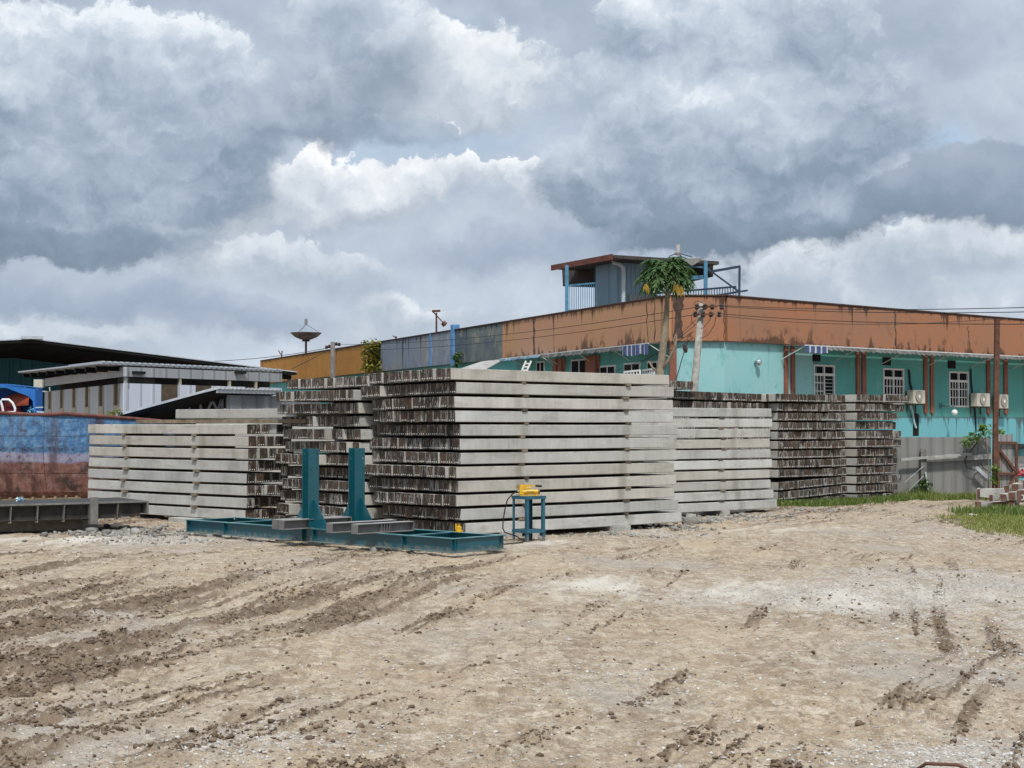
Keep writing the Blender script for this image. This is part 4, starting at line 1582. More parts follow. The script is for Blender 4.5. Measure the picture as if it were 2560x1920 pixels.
def railing(p, q, h, nbar, name, parent, mat, mid=False):
    mb = MB()
    p, q = Vector(p), Vector(q)
    up = Vector((0, 0, h))
    mb.bar(p + up, q + up, .07)
    mb.bar(p + Vector((0, 0, .1)), q + Vector((0, 0, .1)), .05)
    if mid:
        mb.bar(p + up * .5, q + up * .5, .05)
    for k in range(nbar + 1):
        e = p.lerp(q, k / nbar)
        mb.bar(e, e + up, .03)
    return mb.build(name, mat, parent)


p, q = at(1419, 736, 66.2), at(1490, 713, 65)
p.z = q.z = zf + .05
hz = at(1455, 711, 65.6).z - p.z
railing(p, q, hz, 13, 'railing', sh, M_blue_st, True)
p, q = at(1620, 760, 66.0), at(1840, 760, 62.6)
p.z = q.z = zf + .05
hz = at(1740, 727, 64.5).z - p.z
railing(p, q, hz, 34, 'railing', sh, M_navy_st)
# open bay on the right: back wall, hanging sheet, blue beam and the loose frame outside
mb = MB()
mb.poly([at(1690, 652, 68.5), at(1783, 652, 66.6), at(1783, 692, 66.6), at(1730, 704, 67.5), at(1690, 708, 68.5)])
mb.build('back_panel', M_underroof, sh)
mb = MB()
mb.poly([at(1712, 646, 65.0), at(1762, 645, 64.9), at(1731, 664, 64.7), at(1712, 656, 64.8)])
mb.build('hanging_sheet', simple('dull_canvas', (.13, .125, .115), .9, .25, 4), sh)
mb = MB()
mb.bar(at(1705, 696, 65.3), at(1768, 692, 64.7), .10, .16)
mb.bar(at(1715, 667, 65.2), at(1766, 668, 64.7), .06)
mb.build('beam', M_blue_st, sh)
mb = MB()
mb.bar(at(1783, 678, 64.6), at(1851, 666, 64.2), .10, .10)
mb.bar(at(1849, 667, 64.2), at(1848, 745, 64.2), .085)
mb.bar(at(1769, 672, 64.6), at(1846, 728, 64.0), .07)
mb.bar(at(1768, 742, 63.2), at(1869, 726, 62.6), .07)
mb.build('loose_frame', M_navy_st, sh)


# ------------------------------------------------------------------ dish and aerials on the roof
def roof_dish():
    Y = 106
    c = at(765, 845, Y)
    t = thing('satellite_dish', (c.x, c.y, 7.0), 'rusty mesh satellite dish facing straight up on the far left roof', 'satellite dish')
    r = 39 * Y / FPX
    mb = MB()
    mb.lathe(c, [(.05, -.14), (r * .35, -.10), (r * .7, .06), (r, .34), (r + .02, .36), (r * .7, .10), (r * .35, -.06), (.05, -.12)], 28)
    mb.build('bowl', simple('rusty_mesh', (.16, .125, .11), .8, .5, 3, dirt=(.36, .34, .31), dscale=3, damt=.6), t, smooth=True)
    mb = MB()
    mb.tube([(c.x, c.y, 6.5), (c.x, c.y, c.z - .1)], .075, 10)
    mb.box(Frame((c.x, c.y, 0), (1, 0)), -.25, .25, -.1, .1, c.z - .24, c.z - .1)
    mb.build('mast', M_rust, t)
    mb = MB()
    top = Vector((c.x, c.y, c.z + .95))
    for k in range(3):
        an = .3 + k * 2.094
        mb.tube([c + Vector((math.cos(an) * r * .9, math.sin(an) * r * .9, .36)), top], .02, 5)
    mb.lathe(top, [(0, -.05), (.10, -.05), (.10, .35), (0, .4)], 10)
    mb.build('feed_horn', simple('grey_metal', (.2, .19, .19), .6, .2, 5), t)


roof_dish()


def second_feed():
    Y = 68
    c = at(1695, 632, Y)
    t = thing('antenna', (c.x, c.y, 9.6), 'small horn on thin struts above the shelter roof', 'antenna')
    mb = MB()
    mb.lathe(c, [(0, -.1), (.12, -.1), (.16, 0), (.10, .0), (.10, .36), (0, .36)], 10)
    mb.build('feed_horn', simple('pale_metal', (.42, .40, .38), .5, .15, 5), t)
    mb = MB()
    for px, py in ((1672, 641), (1732, 643), (1704, 642)):
        mb.tube([at(px, py, Y), c], .022, 5)
    mb.build('strut', M_navy_st, t)


second_feed()


def aerial():
    Y = 82.6
    b_ = at(1091, 833, Y)
    t = thing('aerial', b_, 'dark pole aerial with a crossbar above the grey blue parapet', 'aerial')
    mb = MB()
    mb.tube([b_ - Vector((0, 0, .6)), at(1091, 782, Y)], .05, 8)
    mb.build('mast', M_rust, t)
    mb = MB()
    mb.bar(at(1080, 778, Y), at(1101, 777, Y), .16, .12)
    mb.bar(at(1083, 780, Y), at(1110, 809, Y), .06)
    mb.lathe(at(1110, 809, Y), [(0, -.1), (.13, -.1), (.16, .1), (0, .14)], 10, 0, (1, 0, -1))
    mb.build('crossbar', M_rust, t)
    for px0, py0, px1, py1, lab in ((704, 893, 705, 877, 'short rusty stub aerial at the left end of the ochre parapet'), (990, 850, 990, 840, 'tiny mast on the parapet left of the crossbar aerial')):
        mb = MB()
        Y2 = 112.5 if px0 < 800 else 88.5
        mb.tube([at(px0, py0, Y2), at(px1, py1, Y2)], .05, 6)
        mb.bar(at(px0 - 2, py0 - 6, Y2), at(px0 - 8, py1 - 1, Y2), .06)
        tag(mb.build('stub_aerial', M_rust), lab, 'aerial')


aerial()


# ------------------------------------------------------------------ power poles and lines
M_pole = simple('weathered_pole', (.30, .29, .26), .9, .3, 5, dirt=(.10, .09, .07), dscale=4, damt=.7)
M_pole_d = simple('grey_pole', (.14, .13, .125), .9, .3, 5)
M_ins = simple('dark_insulator', (.05, .03, .025), .4, .3, 8)


def power_pole():
    Y = 54.0
    b_, t_ = at(1732, 1010, Y), at(1755, 757, Y)
    g = b_ + (b_ - t_) * (b_.z / (t_.z - b_.z))
    t = thing('power_pole', g, 'pale weathered power pole leaning right behind the stacks', 'power pole')
    mb = MB()
    mb.tube([g, g.lerp(t_, .5), t_], [.155, .135, .11], 12)
    mb.build('pole', M_pole, t, smooth=True)
    for k, (py, x0, x1) in enumerate(((767, -10, 52), (786, -14, 46))):
        mb = MB()
        mb.bar(at(1752 + x0, py + 1, Y - .16), at(1752 + x1 * .75, py - 1, Y - .3), .06)
        mb.build('crossarm', M_rust, t)
        for dx in (x0, x0 + 20, x1 * .55, x1):
            mb = MB()
            q = at(1752 + dx, py, Y - .2)
            mb.lathe(q, [(0, -.10), (.05, -.10), (.08, -.04), (.05, 0), (.08, .05), (.04, .10), (0, .10)], 8)
            mb.build('insulator', M_ins, t)
    return t_


tp = power_pole()
Y0 = 54.0
p2 = at(832, 855, 90)
g2 = Vector((p2.x, p2.y, 0))
t = thing('power_pole', g2, 'slim dark power pole in front of the ochre parapet', 'power pole')
mb = MB()
mb.tube([g2, p2], [.16, .13], 10)
mb.build('pole', M_pole_d, t, smooth=True)
for dx, py in ((-9, 866), (9, 860), (16, 861), (-16, 868)):
    mb = MB()
    mb.lathe(at(832 + dx, py, 90), [(0, -.1), (.07, -.1), (.09, 0), (.06, .1), (0, .1)], 8)
    mb.build('insulator', M_ins, t)
mb = MB()
mb.bar(at(814, 868, 90), at(852, 859, 90), .05)
mb.build('crossarm', M_rust, t)
for k, (y0, y1) in enumerate(((768, 861), (786, 875))):
    wire('power_line', [at(1740, y0, Y0), at(840, y1, 90)], .012, f'{"upper" if k == 0 else "lower"} black power line between the two poles across the left parapet', 'power line', 'power lines between the poles', None, .35)
wire('power_line', [at(1795, 763, 53.7), at(3600, 713, 28)], .012, 'topmost power line running off to the right above the parapet', 'power line', 'power lines to the right', None, .28)
wire('power_line', [at(1788, 765, 53.7), at(3600, 732, 28)], .012, 'second power line from the top running off to the right', 'power line', 'power lines to the right', None, .30)
wire('power_line', [at(1795, 784, 53.7), at(3600, 778, 28)], .012, 'third power line across the orange parapet to the right', 'power line', 'power lines to the right', None, .30)
wire('power_line', [at(1790, 788, 53.7), at(2488, 797, 52)], .011, 'lowest power line from the leaning pole to the rusty post', 'power line', 'power lines to the right', None, .25)
wire('power_line', [at(824, 869, 90), at(380, 903, 84)], .018, 'black power line from the slim pole down to the blue shed roof', 'power line', None, None, .3)
wire('stay_cable', [at(814, 880, 90), at(730, 922, 86)], .018, 'thin black stay running down across the ochre parapet', 'cable')
wire('stay_cable', [at(1722, 850, 53.6), at(1713, 870, 53.4), at(1688, 957, 52.6)], .018, 'black guy cable with a strain insulator left of the leaning pole', 'cable')
mb = MB()
mb.lathe(at(1713, 872, 53.4), [(0, -.16), (.06, -.12), (.09, 0), (.06, .12), (0, .16)], 10, 0, (-.2, 0, 1))
tag(mb.build('strain_insulator', M_ins), 'dark egg shaped insulator on the guy cable by the leaning pole', 'insulator')
for k, (a_, b_) in enumerate((((1738, 800), (1600, 905)), ((1738, 812), (1560, 925)), ((1736, 828), (1500, 940)), ((1735, 843), (1640, 880)))):
    wire('service_cable', [at(*a_, Y0), at(*b_, 57.2)], .009, f'{ORD[k]} from the top of the thin service cables running down left of the pole', 'cable', 'service cables left of the pole', None, .15)
for k, pts in enumerate((((1790, 790), (1786, 812), (1770, 838), (1752, 846)), ((1748, 770), (1728, 790), (1730, 808), (1740, 812)), ((1778, 782), (1775, 800), (1760, 818), (1752, 822)), ((1770, 764), (1755, 757), (1740, 752), (1734, 762)))):
    wire('jumper_cable', [at(px, py, 53.7) for px, py in pts], .012, f'loose looped cable hanging at the head of the leaning pole, {("lowest", "left of the pole", "middle", "topmost")[k]}', 'cable', 'looped cables on the pole')

# ------------------------------------------------------------------ papaya tree
M_leaf = leaf_material('papaya_leaf', (.028, .075, .020), (.075, .135, .035), .25)
M_leaf_y = leaf_material('yellow_leaf', (.23, .15, .02), (.36, .22, .03), .3)
M_bark = simple('papaya_bark', (.235, .19, .135), .9, .25, 6, dirt=(.12, .1, .08))


def palmate(mb, base, d, up, r, mi, rn, spread=1.0):
    """one lobed papaya leaf: base point, outward direction, upward normal"""
    d = d.normalized()
    s = d.cross(up).normalized()
    n = s.cross(d).normalized()
    for k, a in enumerate((-2.2, -1.45, -.75, 0, .75, 1.45, 2.2)):
        L = r * (1.0, .95, 1.0, 1.12, 1.0, .95, 1.0)[k] * (1 - .12 * abs(a)) * rn.uniform(.9, 1.1)
        a *= spread
        e = d * math.cos(a) + s * math.sin(a)
        f = n.cross(e).normalized()

        def P(x, y):
            return base + e * (x * L) + f * (y * L) + n * (-.55 * x * x * L + .10 * abs(y) * L)
        mb.poly([P(0, 0), P(.32, -.10), P(.5, -.085), P(1, 0), P(.5, .085), P(.32, .10)], mi)
        for x0, l2 in ((.34, .34), (.60, .24)):
            for sg in (-1, 1):
                mb.poly([P(x0 - .06, 0), P(x0 + .10, 0), P(x0 + l2 * .75, sg * l2 * .72), P(x0 + .02, sg * l2 * .36)], mi)


def papaya():
    Y = 53.0
    base = G(1647, 1100)
    base = at(1648, 1100, Y)
    base.z = 0
    top = at(1671, 728, Y)
    t = thing('papaya_tree', base, 'tall papaya tree with a bare pale trunk and a round head of lobed leaves', 'papaya tree')
    mb = MB()
    pts = [base, at(1650, 935, Y), at(1660, 850, Y), at(1667, 780, Y), at(1669, 730, Y), at(1667, 700, Y)]
    mb.tube(pts, [.16, .145, .115, .095, .075, .05], 12)
    br = [at(1652, 930, Y), at(1672, 900, Y - .2), at(1688, 868, Y - .4), at(1692, 838, Y - .5)]
    mb.tube(br, [.075, .06, .04, .018], 8)
    mb.tube([br[2], at(1684, 850, Y - .4), at(1691, 832, Y - .4)], [.03, .025, .01], 6)
    mb.tube([at(1644, 930, Y), at(1630, 918, Y), at(1622, 902, Y)], [.06, .04, .02], 6)
    mb.build('trunk', M_bark, t, smooth=True)
    rn = random.Random(12)
    mb, mp = MB(), MB()
    hub = at(1666, 687, Y)
    for k in range(66):
        an = k * 2.399 + rn.uniform(-.2, .2)
        el = 1.15 - 1.75 * (k / 65) + rn.uniform(-.12, .12)
        d = Vector((math.cos(an) * math.cos(el), math.sin(an) * math.cos(el), math.sin(el)))
        L = rn.uniform(.46, .70) * (1.0 if el > 0 else 1.1)
        tip = hub + Vector((0, 0, .12 - .18 * k / 65)) + Vector((d.x * 1.1, d.y * 1.1, d.z * .85)) * L
        mp.tube([hub + Vector((0, 0, .05 - .2 * k / 65)), hub.lerp(tip, .6) + Vector((0, 0, .05)), tip], [.022, .016, .010], 5)
        dd = Vector((d.x, d.y, -.35 + .5 * math.sin(el)))
        palmate(mb, tip, dd, Vector((0, 0, 1)), rn.uniform(.44, .60), 0, rn)
    for px, py in ((1614, 712), (1699, 716), (1690, 712)):
        p = at(px, py, Y - .9)
        for q_ in range(6):
            # withered leaf: its lobes have folded together and hang
            o_ = p + Vector((rn.uniform(-.07, .07), rn.uniform(-.04, .04), .04))
            e_ = o_ + Vector((rn.uniform(-.10, .10), rn.uniform(-.05, .05), -rn.uniform(.24, .44)))
            sd_ = Vector((.045, rn.uniform(-.02, .02), 0))
            m_ = o_.lerp(e_, .5)
            mb.poly([o_, m_ - sd_, e_, m_ + sd_], 1)
        mp.tube([hub, hub.lerp(p, .7) + Vector((0, 0, .12)), p], [.02, .015, .01], 5)
    mb.build('crown', [M_leaf, M_leaf_y], t)
    mp.build('leaf_stalk', simple('green_stalk', (.16, .17, .07), .6, .2, 6), t)


papaya()

# ------------------------------------------------------------------ shrubs, vines, grass
M_vine = leaf_material('vine_leaf', (.075, .14, .025), (.16, .26, .05), .35)
M_weed = leaf_material('weed_leaf', (.11, .12, .02), (.24, .20, .03), .3)
M_grass = leaf_material('grass_blade', (.055, .105, .018), (.145, .205, .04), .3)
M_grass_l = leaf_material('pale_grass_blade', (.15, .18, .04), (.27, .28, .085), .3)
M_straw = leaf_material('dry_grass', (.20, .155, .07), (.32, .26, .13), .2)


def leaf_mass(mb, c, rad, n, size, rn, mi=0, hang=.3):
    for _ in range(n):
        while True:
            q = Vector((rn.uniform(-1, 1), rn.uniform(-1, 1), rn.uniform(-1, 1)))
            if q.length < 1:
                break
        p = Vector(c) + Vector((q.x * rad[0], q.y * rad[1], q.z * rad[2]))
        d = Vector((rn.uniform(-1, 1), rn.uniform(-1, 1), rn.uniform(-.8, .4))).normalized()
        s = d.cross(Vector((rn.uniform(-.4, .4), rn.uniform(-.4, .4), 1))).normalized()
        L = size * rn.uniform(.6, 1.3)
        n_ = s.cross(d)
        mb.poly([p, p + d * L * .45 + s * L * .34 - n_ * .06 * L, p + d * L - n_ * L * .2, p + d * L * .45 - s * L * .34 - n_ * .06 * L], mi)


rn = random.Random(8)
t = thing('vine', at(2440, 1095, 54.2), 'bright green vine sprawling over the top of the grey fence', 'vine')
mb = MB()
for px, py, rx_, rz in ((2458, 1080, .32, .30), (2425, 1095, .30, .22), (2417, 1103, .2, .22), (2440, 1088, .3, .2), (2470, 1076, .22, .3), (2500, 1078, .15, .10), (2455, 1066, .15, .12)):
    leaf_mass(mb, at(px, py, 54.3), (rx_, .25, rz), 55, .13, rn)
mb.build('foliage', M_vine, t)
mb = MB()
mb.tube([at(2470, 1245, 54.4), at(2472, 1150, 54.3), at(2462, 1085, 54.3), at(2425, 1098, 54.25)], [.025, .02, .015, .01], 6)
mb.build('stem', M_bark, t)
t = thing('climber', at(2487, 1200, 51.9), 'leafy climber on the foot of the rusty steel post', 'vine')
mb = MB()
for px, py in ((2487, 1165), (2490, 1175), (2486, 1195), (2492, 1202)):
    leaf_mass(mb, at(px, py, 51.8), (.16, .12, .15), 26, .12, rn)
mb.build('foliage', M_vine, t)
mb = MB()
mb.tube([at(2489, 1238, 51.85), at(2484, 1200, 51.83), at(2491, 1160, 51.83)], .015, 6)
mb.build('stem', M_bark, t)
t = thing('bush', at(2308, 1240, 53.6), 'dark green bush at the foot of the fence beside the wooden prop', 'bush')
mb = MB()
for px, py, r in ((2308, 1225, .35), (2318, 1238, .3), (2300, 1240, .3), (2312, 1208, .22)):
    leaf_mass(mb, at(px, py, 53.6), (r, r * .7, r), 90, .14, rn)
mb.build('foliage', M_leaf, t)
mb = MB()
mb.tube([at(2308, 1252, 53.7), at(2310, 1215, 53.6)], .03, 6)
mb.build('stem', M_bark, t)
xw = lx(932, 890)
pw = FL.p(xw, .5, ZT - 1.6)
t = thing('wall_shrub', pw, 'yellow green weed growing up the ochre parapet', 'shrub')
mb = MB()
for k in range(26):
    f = k / 25
    xx, zz = FL.hit(932 + rn.uniform(-13, 13) * (1 - f * .6), 925 - f * 68, .45)
    leaf_mass(mb, FL.p(xx, .45, zz), (.7, .25, .35), 26, .26, rn)
mb.build('foliage', M_weed, t)
mb = MB()
xa, za = FL.hit(932, 940, .4)
xb, zb = FL.hit(933, 870, .4)
mb.tube([FL.p(xa, .4, za), FL.p(xb, .4, zb)], .06, 6)
mb.build('stem', M_bark, t)
t = thing('wall_shrub', FL.p(lx(1141, 900), .5, ZP - .6), 'small weed at the foot of the blue parapet pier', 'shrub')
mb = MB()
for k in range(10):
    f = k / 9
    xx, zz = FL.hit(1141 + rn.uniform(-4, 4), 912 - f * 28, .45)
    leaf_mass(mb, FL.p(xx, .45, zz), (.18, .18, .18), 16, .17, rn)
mb.build('foliage', M_leaf, t)
mb = MB()
xx, zz = FL.hit(1141, 930, .4)
mb.tube([FL.p(xx, .4, zz), FL.p(xx, .4, zz + 1.0)], .04, 6)
mb.build('stem', M_bark, t)


def grass(name, spots, mats, label, seed):
    """spots: (px, py, rx, ry, count, height)"""
    rng = np.random.default_rng(seed)
    V, F, MI = [], [], []
    for (px, py, rx_, ry_, n, hh, mi) in spots:
        g = G(px, py)
        X = g.x + rng.normal(0, .5, n).clip(-1.1, 1.1) * rx_
        Y = g.y + rng.normal(0, .5, n).clip(-1.1, 1.1) * ry_
        Z = ground_fields(X, Y)[0]
        H = hh * rng.uniform(.35, 1.15, n)
        A = rng.uniform(0, 6.283, n)
        le = rng.uniform(.1, .7, n)
        W = rng.uniform(.006, .014, n)
        for i in range(n):
            b = len(V)
            dx, dy = math.cos(A[i]), math.sin(A[i])
            x, y, z, h, w = X[i], Y[i], Z[i] - .01, H[i], W[i]
            V += [(x - dy * w, y + dx * w, z), (x + dy * w, y - dx * w, z), (x + dx * le[i] * h * .4 + dy * w * .7, y + dy * le[i] * h * .4 - dx * w * .7, z + h * .6),
                  (x + dx * le[i] * h * .4 - dy * w * .7, y + dy * le[i] * h * .4 + dx * w * .7, z + h * .6), (x + dx * le[i] * h, y + dy * le[i] * h, z + h)]
            F += [(b, b + 1, b + 2, b + 3), (b + 3, b + 2, b + 4)]
            m_ = mi if rng.uniform() > .12 else 2
            MI += [m_, m_]
    me = bpy.data.meshes.new(name)
    me.from_pydata(V, [], F)
    me.polygons.foreach_set('material_index', MI)
    for m in mats:
        me.materials.append(m)
    o = bpy.data.objects.new(name, me)
    col.objects.link(o)
    return tag(o, label, 'grass', None, 'stuff')


gm_ = [M_grass, M_grass_l, M_straw]
grass('grass', [(2540, 1303, 1.5, 2.2, 7500, .11, 1), (2500, 1303, .9, 2.2, 3000, .10, 1), (2590, 1320, 1.5, 2.2, 7000, .12, 1), (2470, 1300, .7, 2.0, 900, .09, 1), (2450, 1290, .6, 1.2, 500, .2, 0), (2500, 1284, 1.2, .8, 2200, .26, 0), (2590, 1290, 1.4, 1.2, 2500, .2, 0), (2440, 1310, 1.0, 2.6, 500, .07, 1)],
      gm_, 'bright grass patch below the broken pile pieces at the right', 1)
grass('grass', [(1960 + 30 * k, 1262 - 1.6 * k, 1.0, 1.1, 1300, .21, 0) for k in range(11)] + [(2270 + 24 * k, 1249 - .3 * k, .8, .8, 450, .26, k % 2) for k in range(10)] + [(2300, 1245, .5, .5, 500, .4, 0)],
      gm_, 'strip of green grass along the foot of the far stacks and fence', 2)


# ------------------------------------------------------------------ big blue shed at the far left
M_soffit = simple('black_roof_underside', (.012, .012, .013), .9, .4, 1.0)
M_bshed = corrugated('blue_shed_sheet', (.040, .165, .225), .62, (.927, .374), dirt=(.02, .05, .07), damt=.3)
M_edge = simple('zinc_edge', (.42, .45, .48), .4, .15, 4)
pk = at(80, 848, 75)
rd, gd = Vector((-.374, .927, 0)), Vector((.927, .374, 0))
FB = Frame((pk.x, pk.y, 0), gd.xy)
zpk = pk.z
xr, zr_ = FB.hit(742, 931)
xl, zl_ = FB.hit(-420, 872)
shd = thing('blue_shed', pk - Vector((0, 0, pk.z)), 'big dark roofed blue metal shed behind the boat at the far left', 'shed')
mb = MB()
for xa_, za_ in ((xr, zr_), (xl, zl_)):
    p = [FB.p(0, 0, zpk), FB.p(xa_, 0, za_), FB.p(xa_, -30, za_), FB.p(0, -30, zpk)]
    if xa_ < 0:
        p = p[::-1]
    mb.slab(p, .12)
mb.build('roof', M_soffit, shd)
mb = MB()
mb.bar(FB.p(0, .03, zpk + .02), FB.p(xr, .03, zr_ + .02), .04, .05)
mb.bar(FB.p(0, .03, zpk + .02), FB.p(xl, .03, zl_ + .02), .04, .05)
mb.box(FB, -.5, .5, -.2, .3, zpk + .0, zpk + .14)
mb.build('ridge_trim', M_edge, shd)
mb = MB()
for k in range(7):
    y = -1.2 - k * 2.4
    for xa_, za_ in ((xr, zr_), (xl, zl_)):
        mb.bar(FB.p(0, y, zpk - .25), FB.p(xa_, y, za_ - .25), .12, .22)
mb.build('rafter', M_soffit, shd)
mb = MB()
yw = -14.0
mb.prism(FB, [(xl, 0), (xr - .6, 0), (xr - .6, zr_ - .15), (0, zpk - .14), (xl, zl_ - .14)], yw - .1, yw)
mb.build('wall', M_bshed, shd)
mb = MB()
c0 = at(44, 903, 70)
FX = Frame((c0.x, c0.y, 0), (1, 0))
z1, z0 = at(93, 953, 72).z, at(93, 969, 72).z
x0, x1 = at(84, 960, 72).x, at(106, 960, 72).x
t = thing('air_conditioner', Vector((x0, 72, z0)), 'pale air conditioner under the small eave between the blue and white sheds', 'air conditioner')
FX = Frame((0, 72, 0), (1, 0))
mb.box(FX, x0, x1, -.3, 0, z0, z1 + .08)
mb.build('casing', M_ivory, t, bevel=.01)
mb = MB()
mb.bar(at(106, 978, 72), at(125, 980, 72), .05)
mb.bar(at(125, 980, 72), at(124, 968, 72), .05)
mb.bar((x0 + .2, 72, z0), (x0 + .2, 72, 0), .06)
mb.build('pipe_bracket', M_edge, t)

# ------------------------------------------------------------------ white corrugated shed
M_wcor = corrugated('white_profiled_sheet', (.42, .44, .47), .5, (.455, -.89), damt=.15, var=.1)
M_wcor2 = corrugated('white_ribbed_sheet', (.56, .60, .67), .62, (.55, .835), damt=.08, var=.08)
M_gcor = corrugated('grey_ribbed_sheet', (.33, .345, .36), .62, (.55, .835), damt=.2, var=.1)
M_mesh = simple('brown_window_mesh', (.085, .065, .042), .9, .3, 5)
M_tanfr = simple('tan_frame', (.40, .35, .26), .8, .2, 4)
wc = at(311, 940, 55)
FWL = Frame((wc.x, wc.y, 0), (-.455, .89), flip=True)
FWR = Frame((wc.x, wc.y, 0), (.55, .835))
ws = thing('white_shed', Vector((wc.x, wc.y, 0)), 'white corrugated shed with a dark band and brown window strips behind the left stack', 'shed')
hl, hr = FWL.hit(112, 950)[0], FWR.hit(705, 950)[0]
z_bt, z_bb = at(311, 941, 55).z, at(311, 958, 55).z
z_wt = at(311, 917, 55).z
mb = MB()
mb.box(FWL, 0, hl, -.08, 0, z_bt, z_wt)
mb.build('upper_wall', M_wcor, ws)
mb = MB()
mb.box(FWR, 0, hr, -.08, 0, z_bt, z_wt)
mb.build('upper_wall', M_gcor, ws)
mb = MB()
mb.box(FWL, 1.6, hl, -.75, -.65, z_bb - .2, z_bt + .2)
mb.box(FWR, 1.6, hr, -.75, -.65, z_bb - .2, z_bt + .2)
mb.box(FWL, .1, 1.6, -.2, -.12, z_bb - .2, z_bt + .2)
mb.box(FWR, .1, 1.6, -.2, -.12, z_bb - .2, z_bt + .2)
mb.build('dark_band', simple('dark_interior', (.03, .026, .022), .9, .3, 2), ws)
for px in (315, 450, 574, 640):
    x, _ = FWR.hit(px, 950)
    mb = MB()
    mb.box(FWR, max(x, 0), max(x, 0) + .10, -.12, -.02, 0, z_wt)
    mb.build('post', M_tanfr if px > 400 else M_gcor, ws)
strips = []
for px0, px1 in ((121, 129), (150, 159), (181, 190), (213, 223), (247, 259), (284, 297)):
    a_, b_ = sorted((FWL.hit(px0, 990)[0], FWL.hit(px1, 990)[0]))
    strips.append((a_, b_))
strips.sort()
mb = MB()
x = 0
for a_, b_ in strips:
    mb.box(FWL, x, a_, -.08, 0, 0, z_bb)
    mb.box(FWL, a_, b_, -.08, 0, 0, 1.9 + 1.3)
    x = b_
mb.box(FWL, x, hl, -.08, 0, 0, z_bb)
mb.build('lower_wall', M_wcor, ws)
for a_, b_ in strips:
    mb = MB()
    mb.box(FWL, a_ - .05, a_ + .08, -.06, .02, 3.2, z_bb - .002)
    mb.box(FWL, b_ - .08, b_ + .05, -.06, .02, 3.2, z_bb - .002)
    mb.box(FWL, a_ - .05, b_ + .05, -.06, .025, 2.7, 3.25)
    fo = mb.build('window', M_tanfr, ws)
    mb = MB()
    mb.box(FWL, a_ + .08, b_ - .08, -.06, -.03, 3.25, z_bb - .004)
    mb.build('pane', M_mesh, fo)
mb = MB()
q = [FWR.hit(p_, 980)[0] for p_ in (403, 447, 489, 531, 612, 652)]
mb.box(FWR, 0, q[0], -.08, .0, 0, z_bb)
mb.box(FWR, q[1], q[2], -.08, .0, 0, z_bb)
mb.box(FWR, q[3], q[4], -.08, .0, 0, z_bb)
mb.box(FWR, q[5], hr, -.08, .0, 0, z_bb)
mb.build('lower_wall', M_wcor2, ws)
for a_, b_ in ((q[0], q[1]), (q[2], q[3]), (q[4], q[5])):
    mb = MB()
    mb.box(FWR, a_, b_, -.10, -.06, 0, z_bb)
    mb.build('opening_mesh', M_mesh, ws)
# roof: thin sheet with ribbed edge and purlins
A_ = at(252, 907, 54.2)
B_ = FWL.p(hl + 1.2, .95, 0)
B_ = at(46, 930, (B_.y))
C_ = FWR.p(hr + 1.0, .35, 0)
C_ = at(705, 927, C_.y)
mb = MB()
mb.slab([A_, C_, B_ + (C_ - A_), B_], .05)
mb.build('roof', simple('zinc_roof', (.30, .31, .32), .5, .2, 2), ws)
mb = MB()
nrm = (C_ - A_)
for k in range(34):
    p = A_ + nrm * (k + .5) / 34
    mb.bar(p + Vector((0, -.05, .045)), p + (B_ - A_) * .35 + Vector((0, 0, .045)), .12, .05)
mb.bar(A_, B_, .04, .06)
mb.build('roof_rib', M_edge, ws)
mb = MB()
for k in range(9):
    p = A_.lerp(B_, (k + .4) / 9) - Vector((0, 0, .17))
    mb.bar(p, p + (C_ - A_), .07, .16)
mb.build('purlin', M_soffit, ws)
for k in range(13):
    f = (k + .3) / 13
    x = hr * f
    mb = MB()
    mb.box(FWR, x, x + .05, -.06, -.01, z_wt, A_.z + (C_.z - A_.z) * f - .07)
    mb.build('stud', M_soffit, ws)
for px in (330, 586):
    x, z = FWR.hit(px, 925)
    mb = MB()
    mb.box(FWR, x, x + .55, .0, .12, z - .14, z - .04)
    mb.build('bracket', M_soffit, ws)

# ------------------------------------------------------------------ lean-to shed in front of it
Y1 = 48.5
lt = thing('lean_to_shed', at(540, 1000, Y1), 'low lean-to shed with a sloping roof and steel truss just behind the left stack', 'shed')
a = at(276, 1044, Y1)
b = at(540, 972, Y1)
dv = Vector((.6, .8, 0))
FE = Frame((b.x, b.y, 0), (.6, .8))
xe = FE.hit(700, 979)[0]
mb = MB()
mb.slab([a, b, b + dv * xe, a + dv * xe], .10)
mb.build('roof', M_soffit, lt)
mb = MB()
mb.bar(a + Vector((0, -.04, 0.02)), b + Vector((0, -.04, .02)), .05, .07)
mb.bar(b + Vector((0.03, -.05, -.05)), b + dv * xe + Vector((.03, -.05, -.05)), .05, .16)
for k in range(16):
    p = b + dv * xe * (k + .5) / 16
    mb.bar(p + Vector((.1, -.1, .03)), p + (a - b) * .3 + Vector((0, 0, .03)), .14, .05)
mb.build('roof_edge', M_edge, lt)
mb = MB()
x0, _ = FE.hit(572, 1000)
mb.box(FE, x0, xe + 2, -.08, -.35 + .27, 0, FE.hit(600, 988)[1])
mb.build('wall', M_gcor, lt)
mb = MB()
tr = lambda px, py: at(px, py, Y1 + 1.0)
for s_ in (((440, 1022), (566, 988)), ((440, 1027), (560, 1027)), ((569, 985), (569, 1060)), ((556, 992), (556, 1027)), ((530, 1000), (545, 1027)), ((530, 1000), (520, 1027)), ((502, 1006), (502, 1027)), ((474, 1014), (474, 1027)), ((545, 1027), (556, 992))):
    mb.bar(tr(*s_[0]), tr(*s_[1]), .07)
mb.bar(tr(569, 985), Vector((*tr(569, 985).xy, 0)), .10)
mb.build('truss', simple('grey_steel', (.26, .27, .28), .5, .2, 4), lt)
mb = MB()
